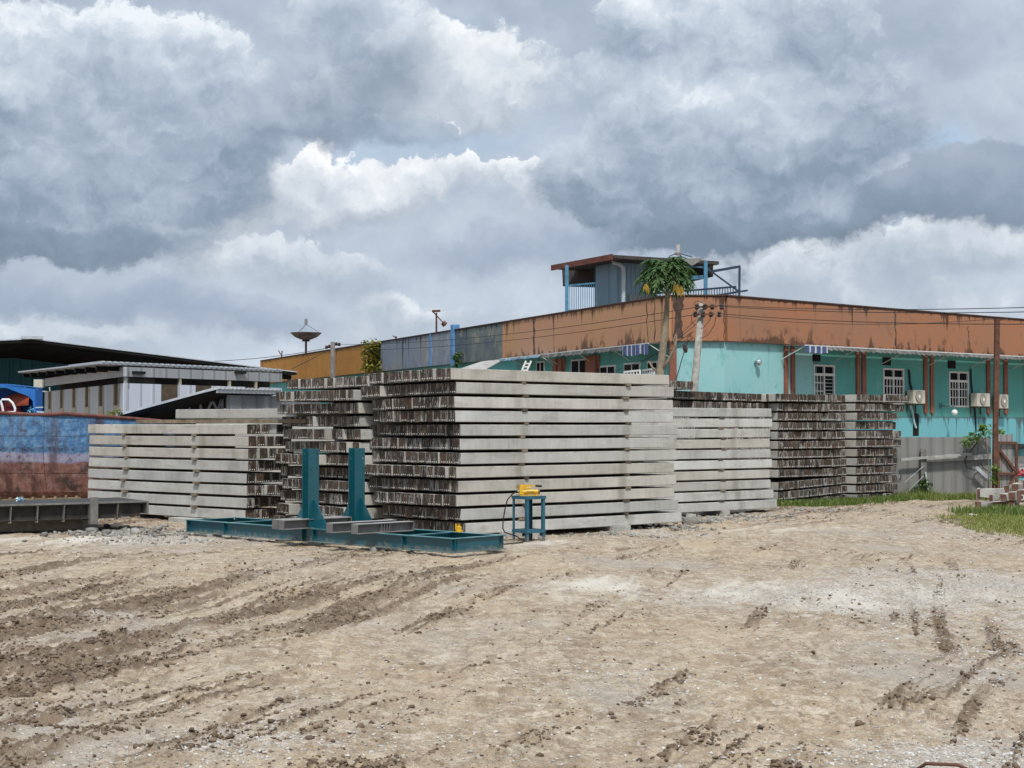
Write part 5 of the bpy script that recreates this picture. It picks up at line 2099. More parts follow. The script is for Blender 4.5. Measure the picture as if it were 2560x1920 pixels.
mb.box(Frame((0, Y1 + 3.2, 0), (1, 0)), at(300, 1000, Y1).x, at(575, 1000, Y1).x + .5, -.1, 0, 0, 2.75)
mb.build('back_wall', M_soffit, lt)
t = thing('weed', at(290, 1035, 47.5), 'pale weed on the low end of the lean-to roof', 'weed')
mb = MB()
leaf_mass(mb, at(280, 1034, 48.3), (.35, .2, .12), 60, .12, rn)
leaf_mass(mb, at(296, 1028, 48.4), (.12, .2, .10), 22, .12, rn)
mb.build('foliage', M_weed, t)

# ------------------------------------------------------------------ the old boat
M_hull = hull_material()
M_rail_r = simple('rusty_gunwale', (.13, .05, .04), .85, .4, 5, dirt=(.04, .02, .02))
M_cab = simple('bright_blue_paint', (.022, .135, .40), .6, .15, 2, dirt=(.02, .07, .2))
M_cab_d = simple('deep_blue_paint', (.010, .045, .16), .7, .2, 2)
M_tarp = simple('orange_tarpaulin', (.30, .055, .022), .75, .25, 3, dirt=(.12, .02, .02))
M_redp = simple('red_sheet', (.26, .02, .025), .7, .3, 3)
Yh = 46.0
bt = thing('boat', (-14.5, Yh, 0), 'old boat on land with a blue and red rusty hull at the far left', 'boat')
mb = MB()
# stations along the hull: x, and the section (y offset, z) from keel to gunwale, bulging towards the camera
st_ = [(-27, 2.8), (-24, 2.85), (-20, 2.86), (-17, 2.84), (-15.2, 2.86), (-14.2, 2.80), (-13.4, 2.84), (-12.6, 2.78), (-11.9, 2.72), (-11.2, 2.66), (-10.6, 2.58)]
nlev = 12
for i, (x, zt_) in enumerate(st_):
    k = max(0.0, (x + 13.5) / 2.9)
    for j in range(nlev + 1):
        f = j / nlev
        bulge = .55 * math.sin(min(1, f * 1.4) * math.pi / 2)
        ripple = .025 * math.sin(x * 2.1 + f * 4) + .02 * math.sin(x * 3.7 + f * 7)
        y = Yh + .6 - bulge + 1.9 * k ** 2 + ripple + (0 if f > .12 else (.12 - f) * 8)
        mb.v.append(Vector((x - .25 * k * (1 - f), y, .05 + (zt_ - .05) * f)))
for i in range(len(st_) - 1):
    for j in range(nlev):
        q = i * (nlev + 1) + j
        mb.f.append((q, q + nlev + 1, q + nlev + 2, q + 1))
        mb.m.append(0)
nb = len(mb.v)
n0 = nlev + 1
# deck and far side
for i, (x, zt_) in enumerate(st_):
    k = max(0.0, (x + 13.5) / 2.9)
    mb.v.append(Vector((x, Yh + 4.6 - 2.2 * min(1, k), zt_ - .02)))
    mb.v.append(Vector((x, Yh + 4.4 - 2.2 * min(1, k), .05)))
for i in range(len(st_) - 1):
    e0, e1 = i * n0 + nlev, (i + 1) * n0 + nlev
    d0, d1 = nb + 2 * i, nb + 2 * i + 2
    mb.f += [(e0, e1, d1, d0), (d0, d1, d1 + 1, d0 + 1)]
    mb.m += [0, 0]
l_ = len(st_) - 1
mb.f.append(tuple([l_ * n0 + j for j in range(n0)] + [nb + 2 * l_, nb + 2 * l_ + 1]))
mb.m.append(0)
mb.build('hull', M_hull, bt, smooth=False)
mb = MB()
gp = []
for i, (x, zt_) in enumerate(st_):
    k = max(0.0, (x + 13.5) / 2.9)
    gp.append(Vector((x, Yh + .05 + 1.9 * k ** 2, zt_ + .03)))
mb.tube(gp, .055, 8)
mb.build('gunwale', M_rail_r, bt)
# wheelhouse
Yc = 47.6
mb = MB()
FCb = Frame((0, Yc, 0), (1, 0))
ol = [at(-60, 966, Yc), at(15, 960, Yc), at(88, 969, Yc), at(88, 1034, Yc), at(84, 1034, Yc), at(82, 1003, Yc), at(72, 991, Yc), at(14, 969, Yc), at(-60, 972, Yc)]
mb.prism(FCb, [(p.x, p.z) for p in ol], -.12, 0)
mb.build('wheelhouse_front', M_cab, bt)
mb = MB()
p = [at(-60, 961, Yc), at(15, 959.5, Yc), at(88, 968, Yc), at(88, 968, Yc) + Vector((0, .75, 0)), at(15, 959.5, Yc) + Vector((0, .75, 0)), at(-60, 961, Yc) + Vector((0, .75, 0))]
mb.slab([p[0], p[1], p[4], p[5]], .06)
mb.slab([p[1], p[2], p[3], p[4]], .06)
mb.build('wheelhouse_roof', M_cab, bt)
mb = MB()
mb.box(FCb, at(-60, 1000, Yc).x, at(87, 1000, Yc).x, -.76, -.70, 2.6, at(15, 965, Yc).z - .1)
mb.build('wheelhouse_wall', M_cab_d, bt)
mb = MB()
mb.box(FCb, at(86, 1000, Yc).x, at(88, 1000, Yc).x - .002, -.74, -.125, 2.6, at(88, 972, Yc).z - .03)
mb.build('wheelhouse_side', M_cab, bt)
mb = MB()
ca, cb = at(22, 1004, Yc + .9), at(80, 1000, Yc + .3)
for k in range(8):
    a0_, a1_ = -.2 + k * .26, -.2 + (k + 1) * .26
    r_ = .34

    def Q(e, an):
        return e + Vector((0, -math.cos(an) * r_, math.sin(an) * r_ - .1))
    mb.poly([Q(ca, a0_), Q(cb, a0_), Q(cb, a1_), Q(ca, a1_)])
mb.build('canvas_hood', M_tarp, bt)
mb = MB()
mb.prism(FCb, [(at(-60, 1034, Yc).x, 2.75), (at(38, 1034, Yc).x, 2.75), (at(36, 1022, Yc).x, 3.1), (at(25, 1004, Yc).x, 3.24), (at(-60, 1003, Yc).x, 3.26)], -.62, -.58)
mb.build('red_panel', M_redp, bt)
mb = MB()
hp = [(8, 1031), (6, 1018), (2, 1004), (6, 999), (22, 999), (32, 1008), (38, 1022), (37, 1031)]
mb.tube([at(px, py, 46.3) for px, py in hp], .035, 8)
mb.tube([at(8, 1031, 46.3), at(37, 1031, 46.3)], .035, 8)
mb.build('grab_rail', M_white, bt)
mb = MB()
leaf_mass(mb, at(77, 1025, 46.9), (.09, .09, .05), 40, .09, rn)
mb.build('rope_heap', simple('pale_blue_rope', (.13, .33, .42), .8, .3, 9), bt)
mb = MB()
mb.bar(at(88, 1019, 47.2), at(108, 1018, 47.2), .035)
mb.bar(at(92, 1029, 47), at(110, 1031, 47), .05)
mb.build('deck_pipe', M_edge, bt)

# ------------------------------------------------------------------ steel platform at the left
M_plat = simple('dirty_dark_steel', (.038, .035, .031), .75, .35, 5, dirt=(.12, .10, .075), damt=.5)
M_plat_l = simple('worn_steel_edge', (.17, .165, .15), .6, .25, 6, dirt=(.10, .07, .05))
pl = thing('steel_platform', (-11, 36.5, 0), 'dark ribbed steel platform lying on blocks at the left edge', 'platform')
p0 = at(-160, 1266, 34.3)
p1 = at(365, 1253, 36.9)
p0.z = p1.z = .70
FPt = Frame((p1.x, p1.y, 0), (p0 - p1).xy, flip=True)       # x runs left along the front
Lp = (p0 - p1).length
if FPt.y.y > 0:
    FPt.y = -FPt.y
mb = MB()
mb.box(FPt, 0, Lp, -2.3, 0, .64, .70)
mb.build('deck', simple('black_deck', (.035, .034, .033), .8, .35, 4, dirt=(.12, .11, .10), damt=.5), pl)
mb = MB()
mb.box(FPt, 0, Lp, -.02, .05, .675, .712)
mb.box(FPt, -.05, -.002, -2.3, .05, .40, .71)
mb.build('edge_strip', M_plat_l, pl)
mb = MB()
mb.box(FPt, .1, Lp, -.14, -.10, .34, .635)
mb.box(FPt, .1, Lp, -2.2, -2.16, .34, .635)
mb.box(FPt, .6, Lp, -.2, -.02, .32, .345)
for x in (.3, 1.5, 3, 4.5):
    mb.box(FPt, x, x + .06, -2.15, -.15, .36, .635)
mb.build('side_beam', M_plat, pl)
for px in (28, 95, 161, 295):
    x, _ = FPt.hit(px, 1280)
    mb = MB()
    mb.prism(Frame(FPt.p(x, 0, 0), FPt.y.xy), [(-.10, .30), (.0, .30), (.045, .66), (-.10, .66)], 0, .02)
    mb.box(FPt, x - .01, x + .06, -.09, .0, .28, .30)
    mb.build('rib', M_plat_l, pl)
x, _ = FPt.hit(232, 1280)
mb = MB()
mb.box(FPt, x - .09, x + .09, .06, .12, .20, .83)
mb.box(FPt, x - .09, x - .06, -.12, .06, .20, .66)
mb.box(FPt, x + .06, x + .09, -.12, .06, .20, .66)
mb.build('stanchion', M_plat_l, pl)
mb = MB()
xa_, _ = FPt.hit(213, 1300)
mb.box(FPt, xa_, Lp, -.45, -.25, .08, .30)
mb.box(FPt, xa_, Lp, -.55, -.15, .285, .31)
mb.build('lower_beam', simple('muddy_steel', (.10, .09, .07), .85, .3, 5, dirt=(.05, .04, .03)), pl)
mb = MB()
for k in range(9):
    q = FPt.p(1.0 + k * .27, -2.2 + .02 * (k % 3), .70)
    mb.box(Frame(q, (1, 0)), -.03, .03, -.03, .03, 0, .07 + .02 * (k % 2))
mb.box(FPt, .9, 3.4, -2.28, -2.2, .70, .73)
mb.build('lug', simple('tan_lugs', (.24, .18, .10), .8, .3, 6), pl)
mb = MB()
mb.box(FPt, 1.0, 2.1, -2.1, -.5, -.1, .28)
tag(mb.build('concrete_block', M_conc, bevel=.02), 'grey concrete block under the right half of the steel platform', 'concrete block')
mb = MB()
leaf_mass(mb, at(52, 1247, 36.6) + Vector((0, 0, .0)), (.09, .06, .04), 50, .08, rn)
tag(mb.build('blue_cloth', simple('pale_blue_cloth', (.38, .58, .70), .8, .15, 9)), 'crumpled pale blue cloth lying on the steel platform', 'cloth')

# ------------------------------------------------------------------ rubble by the platform
M_rub = lump_material('broken_concrete', (.12, .112, .10), (.36, .345, .31))


def rock(px, py, Y, r, flat, label, seed):
    r *= .62
    rg = np.random.default_rng(seed)
    g = G(px, py)
    V = ICO_V * (1 + rg.uniform(-.3, .3, (12, 1))) * np.array([1.2, .9, flat])
    mb = MB()
    zg = ground_z(g.x, g.y)
    for v in V:
        mb.v.append(Vector((g.x + v[0] * r, g.y + v[1] * r, zg + r * flat * .6 + v[2] * r)))
    for f in ICO_F:
        mb.f.append(tuple(int(i) for i in f))
        mb.m.append(0)
    o = mb.build('rubble_stone', M_rub)
    return tag(o, label, 'stone', 'rubble beside the platform')


rock(269, 1320, 0, .14, .9, 'largest grey rubble stone standing beside the platform block', 1)
rock(268, 1331, 0, .13, .6, 'flat pale rubble stone below the largest one by the platform', 2)
rock(251, 1336, 0, .10, .7, 'white rubble stone at the left of the rubble by the platform', 3)
rock(283, 1340, 0, .10, .6, 'low grey rubble stone at the front of the rubble by the platform', 4)
rock(300, 1332, 0, .09, .7, 'small grey rubble stone right of the flat one by the platform', 5)


def rubble_field():
    rg = np.random.default_rng(77)
    P, S = [], []
    for (px, py, rx_, ry_, n, s) in ((300, 1335, 1.6, 1.2, 200, .04), (420, 1330, 1.8, 1.3, 180, .03), (360, 1350, 2.0, 1.0, 160, .022), (1620, 1318, 1.6, .8, 300, .034), (1720, 1300, 1.5, 1.0, 260, .034), (1860, 1290, 1.8, 1.0, 160, .035),
                                     (1500, 1335, 2.0, .5, 160, .026), (1270, 1352, .7, .4, 80, .022), (2060, 1275, 1.8, .6, 90, .035), (1740, 1308, .5, .4, 20, .08), (340, 1322, .8, .6, 18, .05)):
        g = G(px, py)
        X = g.x + rg.normal(0, .5, n) * rx_
        Y = g.y + rg.normal(0, .5, n) * ry_
        z = ground_fields(X, Y)[0]
        s_ = s * np.exp(rg.normal(0, .45, n))
        P.append(np.stack([X, Y, z + s_ * .25], -1))
        S.append(s_)
    lumps('rubble', np.concatenate(P), np.concatenate(S), .7, M_rub, 9, 'grey rubble and broken concrete scattered at the feet of the stacks', 'rubble')


rubble_field()

# ------------------------------------------------------------------ blue steel frame with two posts
M_tl = simple('teal_steel_paint', (.005, .080, .108), .30, .12, 3, spec=.6, dirt=(.03, .09, .10), damt=.25, dust_sheen=(.22, .40, .41), mud=.10)  # pale tops here and below stand for reflected sky as well as dust
M_gst = simple('grey_steel_beam', (.155, .150, .145), .6, .2, 4, dirt=(.09, .07, .05), damt=.4, dust_sheen=(.42, .41, .39))
P1 = G(1140, 1390, .0)
P1 = Vector((-1.08, 29.6, 0))
FT = Frame(P1, (-.7295, .684), flip=True)      # x runs left along the near beam
if FT.y.y > 0:
    FT.y = -FT.y
TL, TW, TH = 8.77, 1.33, .285
z0 = .055
tf = thing('test_stand', FT.p(TL / 2, -TW / 2, 0), 'long teal steel ladder frame with two upright posts on the mud in front', 'steel frame')


def ibeam(mb, p, q, h, w, tw=.012, tf_=.016, side=None):
    """an I section between two points at its underside"""
    p, q = Vector(p), Vector(q)
    d = (q - p).normalized()
    s = Vector((d.y, -d.x, 0)).normalized()
    Fm = Frame((p.x, p.y, p.z), (d.x, d.y))
    Fm.y = s
    L = (q - p).length
    mb.box(Fm, 0, L, -w / 2, w / 2, 0, tf_)
    mb.box(Fm, 0, L, -w / 2, w / 2, h - tf_, h)
    mb.box(Fm, .001, L - .001, -tw / 2, tw / 2, tf_, h - tf_)
    return Fm, L


for yy in (0, -TW):
    mb = MB()
    Fm, L = ibeam(mb, FT.p(0, yy, z0), FT.p(TL, yy, z0), TH, .15)
    for x in (1.45, TL / 2 - .17, TL / 2 + .17, TL - 1.45):
        mb.box(Fm, x - .006, x + .006, -.07, .07, .017, TH - .017)
    o = mb.build('long_beam', M_tl, tf)
for x in (.045, TL - .045):
    mb = MB()
    mb.box(FT, x - .006, x + .006, -TW + .0765, -.0765, z0 + .017, z0 + TH - .017)
    s_ = -1 if x < 1 else 1
    mb.box(FT, min(x - s_ * .08, x + s_ * .042), max(x - s_ * .08, x + s_ * .042), -TW + .0765, -.0765, z0 + TH - .017, z0 + TH - .001)
    mb.box(FT, min(x - s_ * .08, x + s_ * .042), max(x - s_ * .08, x + s_ * .042), -TW + .0765, -.0765, z0, z0 + .016)
    mb.box(FT, x - s_ * .0 + .007, x + .012, -.0765, .072, z0 + .017, z0 + TH - .017)
    mb.build('end_beam', M_tl, tf)
for x in (1.45, 3.0, TL / 2, 5.75, TL - 1.45):
    mb = MB()
    ibeam(mb, FT.p(x, -.0765, z0 + .02), FT.p(x, -TW + .0765, z0 + .02), TH - .03, .12)
    mb.build('cross_beam', M_tl, tf)
for yc, lab in ((-.02, None), (-TW + .02, None)):
    # H section post: flanges face along the frame, gusset plates on both sides
    xc = TL / 2
    zb, zt_ = z0 + TH + .001, 2.02
    hd, fw = .115, .27
    mb = MB()
    cols_ = []
    for s_ in (-1, 1):
        xa_, xb_ = sorted((xc + s_ * hd, xc + s_ * (hd - .018)))
        # flange with real bolt holes left out of the sheet
        ys = [yc - fw / 2, yc - .095, yc - .065, yc + .065, yc + .095, yc + fw / 2]
        zs = [zb, zt_ - .47, zt_ - .44, zt_ - .235, zt_ - .205, zt_ - .125, zt_ - .095, zt_]
        for i in range(5):
            for j in range(7):
                if i in (1, 3) and j in (1, 3, 5):
                    continue
                mb.box(FT, xa_, xb_, ys[i], ys[i + 1], zs[j], zs[j + 1])
    mb.box(FT, xc - hd + .018, xc + hd - .018, yc - .007, yc + .007, zb, zt_)
    po = mb.build('post', M_tl, tf)
    mb = MB()
    for s_ in (-1, 1):
        x0_ = xc + s_ * (hd + .001)
        x1_ = xc + s_ * (hd + .40)
        mb.prism(FT, [(x0_, zb), (x1_, zb), (x1_, zb + .12), (x0_ + s_ * .05, zb + .60), (x0_, zb + .60)] if s_ > 0 else
                 [(x0_, zb), (x0_, zb + .60), (x0_ - .05, zb + .60), (x1_, zb + .12), (x1_, zb)], yc - .008, yc + .008)
        gp_ = None
    mb.build('gusset', M_tl, po)
# packing pieces under the frame
for k, (x, yy) in enumerate(((TL - .95, .05), (2.3, .05))):
    mb = MB()
    mb.box(FT, x - .09, x + .09, yy - .25, yy + .04, -.06, z0 - .002)
    tag(mb.build('packing_block', M_conc, bevel=.008), f'small concrete packing block under the {("left", "right")[k]} part of the teal frame', 'block', 'packing blocks under the teal frame')


def steel_box(px, py, L, label, stiff=False, h=.20, w=.20, zt_=None):
    z = z0 + TH + .003
    g = G(px, py, z)
    d = Vector((.72, .69))
    mb = MB()
    Fm = Frame((g.x, g.y, z), d)
    mb.box(Fm, 0, L, 0, -w, 0, .016)
    mb.box(Fm, 0, L, 0, -w, h - .016, h)
    mb.box(Fm, .02, L - .02, -w * .47, -w * .53, .0165, h - .0165)
    mb.box(Fm, -.012, -.0, 0, -w, 0, h)
    mb.box(Fm, L, L + .012, 0, -w, 0, h)
    if stiff:
        for k in range(4):
            x = L * .42 + k * .07
            mb.box(Fm, x, x + .012, -.004, -w * .46, .017, h - .017)
    o = mb.build('steel_beam', M_gst)
    return tag(o, label, 'steel beam', 'grey steel beams lying on the teal frame')


steel_box(711, 1325, 1.75, 'grey steel beam lying across the frame just left of the near post')
steel_box(695, 1323, 1.75, 'leftmost grey steel beam lying across the teal frame')
steel_box(832, 1333, 1.65, 'grey steel beam right of the near post, second from the right')
steel_box(895, 1336, 1.45, 'rightmost grey steel beam with four stiffener plates on the teal frame', True)

M_yel = simple('yellow_tool_paint', (.62, .36, .012), .4, .1, 5, spec=.5, dirt=(.2, .12, .02), damt=.3)
M_blk = simple('black_rubber', (.014, .014, .014), .6, .2, 5)
zt_ = z0 + TH
g = G(1134, 1338, zt_)
g = FT.p(1.25, -TW, zt_)
jk = thing('bottle_jack', g, 'small yellow bottle jack standing on the far beam of the teal frame', 'jack')
mb = MB()
mb.lathe(g, [(0, .001), (.075, .001), (.075, .03), (.055, .035), (.055, .11), (.045, .12), (.0, .12)], 16)
mb.build('body', M_yel, jk)
mb = MB()
mb.lathe(g + Vector((0, 0, .12)), [(0, 0), (.03, 0), (.03, .03), (.04, .032), (.04, .045), (0, .045)], 12)
mb.bar(g + Vector((-.06, -.03, .05)), g + Vector((-.06, -.03, .17)), .025)
mb.build('ram', M_yel, jk)
mb = MB()
mb.tube([g + Vector((-.055, -.03, .165)), g + Vector((0, -.05, .19)), g + Vector((.06, -.02, .16))], .01, 6)
mb.build('handle', M_blk, jk)

# ------------------------------------------------------------------ table with hand pump
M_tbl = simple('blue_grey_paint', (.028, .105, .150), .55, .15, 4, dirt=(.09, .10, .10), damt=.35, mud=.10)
tc = G(1322, 1354)
FTb = Frame((tc.x, tc.y, 0), (.80, .60))
tb = thing('pump_stand', (tc.x, tc.y, 0), 'tall narrow blue steel stand in front of the tall middle stack', 'stand')
hw, ht = .22, .985
for sx in (-1, 1):
    for sy in (-1, 1):
        mb = MB()
        x, y = sx * hw, sy * hw
        mb.box(FTb, x - .032, x + .032, y - .032, y - .026 if sy < 0 else y + .032, .0, ht - .005)
        mb.box(FTb, x - .032 if sx < 0 else x + .026, x - .026 if sx < 0 else x + .032, y - .026, y + .026, .0, ht - .005)
        mb.box(FTb, x - .05, x + .05, y - .05, y + .05, -.012, .0)
        mb.build('leg', M_tbl, tb)
mb = MB()
mb.box(FTb, -hw - .05, hw + .05, -hw - .05, hw + .05, ht - .004, ht + .006)
for s_ in (-1, 1):
    mb.box(FTb, -hw - .05, hw + .05, s_ * (hw + .04) - .006, s_ * (hw + .04) + .006, ht - .06, ht - .005)
    mb.box(FTb, s_ * (hw + .04) - .006, s_ * (hw + .04) + .006, -hw - .03, hw + .03, ht - .06, ht - .005)
mb.build('top', M_tbl, tb)
mb = MB()
for s_ in (-1, 1):
    mb.box(FTb, -hw - .04, hw + .04, s_ * (hw + .039) - .006, s_ * (hw + .039) + .006, .20, .27)
    mb.box(FTb, s_ * (hw + .039) - .006, s_ * (hw + .039) + .006, -hw - .03, hw + .03, .20, .27)
mb.box(FTb, -hw + .03, hw - .03, -hw + .03, hw - .03, .255, .262)
mb.build('shelf_frame', M_tbl, tb)
# pump: tank, head, piston block, lever with black grip
zt_ = ht + .007
FPm = Frame((tc.x, tc.y, 0), (.995, .10))
pm = thing('hand_pump', FPm.p(0, 0, zt_), 'yellow hydraulic hand pump with a black gripped lever on the blue stand', 'hand pump')
mb = MB()
mb.tube([FPm.p(-.14, .02, zt_ + .085), FPm.p(.20, .02, zt_ + .085)], .052, 16)
mb.box(FPm, -.2, .02 + .2, -.05, .09, zt_, zt_ + .02)
mb.box(FPm, -.17, -.12, -.03, .07, zt_ + .02, zt_ + .06)
mb.box(FPm, .14, .18, -.03, .07, zt_ + .02, zt_ + .05)
mb.build('tank', M_yel, pm)
mb = MB()
mb.box(FPm, -.21, -.14, -.045, .085, zt_ + .03, zt_ + .20)
mb.box(FPm, -.14, -.05, -.02, .06, zt_ + .145, zt_ + .20)
mb.tube([FPm.p(-.05, .02, zt_ + .165), FPm.p(.04, .02, zt_ + .165)], .022, 10)
mb.build('pump_head', M_yel, pm)
mb = MB()
mb.bar(FPm.p(-.20, .02, zt_ + .225), FPm.p(.14, .02, zt_ + .215), .035, .035)
mb.bar(FPm.p(-.17, .02, zt_ + .20), FPm.p(-.17, .02, zt_ + .24), .05, .06)
lv = mb.build('lever', M_yel, pm)
mb = MB()
mb.tube([FPm.p(.14, .02, zt_ + .215), FPm.p(.28, .02, zt_ + .205)], .024, 10)
mb.build('grip', M_blk, lv)
mb = MB()
mb.tube([FPm.p(-.25, .02, zt_ + .10), FPm.p(-.21, .02, zt_ + .10)], .035, 10)
mb.lathe(FPm.p(-.235, .03, zt_ + .20), [(0, 0), (.045, 0), (.045, .03), (0, .03)], 14, 0, FPm.y)
mb.build('gauge', simple('dull_brass', (.35, .27, .16), .4, .2, 8, metal=.8), pm)
mb = MB()
mb.tube([FPm.p(.20, .02, zt_ + .085), FPm.p(.235, .02, zt_ + .085)], .048, 14)
mb.build('tank_cap', simple('brown_cap', (.12, .06, .03), .5, .2, 6), pm)
mb = MB()
for k, (xa_, xb_) in enumerate(((-.06, -.03), (-.022, .0), (.008, .03), (.038, .065), (.073, .10))):
    mb.box(FPm, xa_, xb_, .0715, .0725, zt_ + .075, zt_ + .098)
mb.build('maker_plate', simple('brown_print', (.20, .09, .02), .6, .2, 8), pm)
hs = [FPm.p(-.25, .02, zt_ + .10)] + [at(px, py, 33.1) for px, py in ((1280, 1236), (1268, 1250), (1262, 1275), (1258, 1300), (1257, 1320), (1262, 1331))]
hs += [at(1275, 1335, 33.0), at(1292, 1341, 32.8)]
for px, py in ((1300, 1350), (1311, 1354), (1305, 1361), (1285, 1364), (1262, 1366), (1240, 1365), (1225, 1360)):
    q = G(px, py)
    hs.append(Vector((q.x, q.y, ground_z(q.x, q.y) + .025)))
wire('hydraulic_hose', hs, .014, 'black hydraulic hose hanging from the hand pump to the ground', 'hose', None, M_blk)
mb = MB()
q = G(1342, 1345)
FXX = Frame((q.x, q.y + .25, 0), (1, .2))
mb.box(FXX, -.15, .05, -.1, .1, .0, .17)
tag(mb.build('concrete_block', M_conc, bevel=.01), 'small pale block on the ground behind the legs of the blue stand', 'concrete block')

# ------------------------------------------------------------------ fence, gate and post on the right
M_fence = corrugated('grey_fence_sheet', (.235, .235, .225), .42, (1, .05), dirt=(.10, .10, .09), damt=.35, var=.08)
M_gatec = corrugated('grey_gate_sheet', (.26, .255, .245), .2, (1, .05), damt=.3)
YF = 54.6
FF = Frame((at(2110, 1243, YF).x, YF, 0), (1, .03))
xe = FF.hit(2478, 1150)[0]
fn = thing('sheet_fence', FF.p(xe / 2, 0, 0), 'grey corrugated sheet fence right of the far stacks', 'fence')
mb = MB()
z1 = at(2264, 1093, YF).z
z2 = at(2478, 1093, YF).z
n = 26
for k in range(n):
    a_, b_ = xe * k / n, xe * (k + 1) / n
    j = .006 * ((k * 7) % 3 - 1)
    mb.box(FF, a_, b_ - .004, -.02, 0, -.05, z1 + j)
mb.build('sheeting', M_fence, fn)
for px, yt in ((2308, 1128),):
    x, z = FF.hit(px, yt, .15)
    mb = MB()
    mb.box(FF, x - .11, x + .10, .06, .24, 0, z)
    mb.prism(FF, [(x - .11, z), (x + .1, z), (x + .03, z + .1), (x - .06, z + .07)], .06, .24)
    mb.build('fence_post', simple('mossy_timber', (.17, .165, .145), .9, .35, 6, dirt=(.06, .06, .05)), fn)
mb = MB()
mb.bar(fr_ := FF.p(FF.hit(2252, 1149, .28)[0], .28, FF.hit(2252, 1149, .28)[1]), FF.p(FF.hit(2428, 1135, .28)[0], .28, FF.hit(2428, 1135, .28)[1]), .07, .09)
mb.bar(FF.p(FF.hit(2312, 1150, .1)[0], .1, FF.hit(2312, 1150, .1)[1]), FF.p(xe, .1, FF.hit(2478, 1141, .1)[1]), .1, .17)
mb.build('rail', simple('pale_rail', (.36, .36, .34), .7, .25, 6, dirt=(.12, .12, .11)), fn)
mb = MB()
mb.bar(FF.p(FF.hit(2440, 1168, .3)[0], .3, FF.hit(2440, 1168, .3)[1]), FF.p(FF.hit(2472, 1197, .3)[0], .35, FF.hit(2472, 1197, .3)[1]), .10, .12)
tag(mb.build('metal_channel', M_edge), 'short grey metal channel hanging askew on the fence by the rusty post', 'metal channel')
wire('loose_wire', [FF.p(FF.hit(px, py, .2)[0], .2, FF.hit(px, py, .2)[1]) for px, py in ((2447, 1085), (2440, 1110), (2421, 1135), (2412, 1150), (2416, 1168), (2436, 1176), (2442, 1165), (2452, 1157), (2458, 1170), (2476, 1182))], .018, 'tangled black wire hanging over the fence left of the rusty post')
for k, (p_, q_) in enumerate((((2309, 1165), (2262, 1206)), ((2309, 1190), (2258, 1240)), ((2314, 1180), (2322, 1246)))):
    wire('prop_wire', [FF.p(FF.hit(*p_, .3)[0], .3, FF.hit(*p_, .3)[1]), FF.p(FF.hit(*q_, .5)[0], .5, max(.02, FF.hit(*q_, .5)[1]))], .009 if k < 2 else .025,
         f'{("upper thin pale wire", "lower thin pale wire", "white pipe")[k]} propped against the wooden fence post', 'wire', None, M_edge)
t = thing('steel_post', (at(2486, 1240, 52).x, 52, 0), 'tall rusty steel post standing beside the fence gate', 'post')
mb = MB()
pb, pt = at(2486, 1245, 52), at(2493, 797, 52)
pb.z = -.05
mb.bar(pb, pt, .155, .155)
mb.build('shaft', M_rust, t)
mb = MB()
mb.bar(pt + Vector((-.12, -.02, -.05)), pt + Vector((.35, -.02, -.02)), .05)
mb.build('top_bracket', M_rust, t)
gt = thing('gate', at(2518, 1240, 53.2), 'sheet metal gate with a brown frame and diagonal brace right of the steel post', 'gate')
FGt = Frame((at(2492, 1240, 53.2).x, 53.2, 0), (1, .12))
xw_, zt1 = FGt.hit(2540, 1107)
zt0 = FGt.hit(2492, 1107)[1]
zm = FGt.hit(2515, 1184)[1]
mb = MB()
for s_ in (((.05, .15), (.05, zt0)), ((.05, zt0), (xw_, zt1)), ((xw_, zt1), (xw_, .15)), ((.05, zm), (xw_, zm)), ((.1, zt0 - .25), (xw_, zm + .05)), ((xw_, zm), (.35, .3)), ((.05, .15), (xw_, .15))):
    mb.bar(FGt.p(s_[0][0], .02, s_[0][1]), FGt.p(s_[1][0], .02, s_[1][1]), .085, .085)
mb.build('frame', M_rust, gt)
mb = MB()
x1_, zt1 = FGt.hit(2534, 1086)
mb.box(FGt, .0, x1_, -.12, -.06, .05, zt1)
mb.build('sheeting', M_gatec, gt)
# louvred opening and a red cloth beyond the gate
xa_, za_ = FR.hit(2545, 1140, .05)
t = thing('louvre_shutter', FR.p(xa_ + 1.5, .05, za_ - 1.2), 'striped grey roller shutter on the building at the right edge', 'shutter')
mb = MB()
mb.box(FR, xa_ - 1.6, xa_ + 5, .035, .06, .3, za_)
for k in range(max(1, int((za_ - .4) / .2))):
    z = .3 + k * .2
    mb.box(FR, xa_ - 1.6, xa_ + 5, .06, .12, z, z + .10)
mb.build('slats', simple('pale_slats', (.45, .45, .43), .6, .1, 4), t)
mb = MB()
mb.slab([FR.p(xa_ - 1.6, .02, za_ + .55), FR.p(xa_ + 5, .02, za_ + .55), FR.p(xa_ + 5, .5, za_ + .4), FR.p(xa_ - 1.6, .5, za_ + .4)], .06)
mb.build('hood', M_black, t)
mb = MB()
leaf_mass(mb, at(2556, 1180, 54.6), (.35, .2, .16), 60, .16, rn)
tag(mb.build('red_cloth', simple('red_cloth', (.36, .03, .05), .8, .2, 5)), 'crumpled red cloth at the right edge behind the gate', 'cloth')

# ------------------------------------------------------------------ broken pile pieces at the right edge
M_brk = simple('broken_pile_brown', (.13, .065, .047), .9, .35, 5, dirt=(.26, .24, .21), dscale=5, damt=.5)


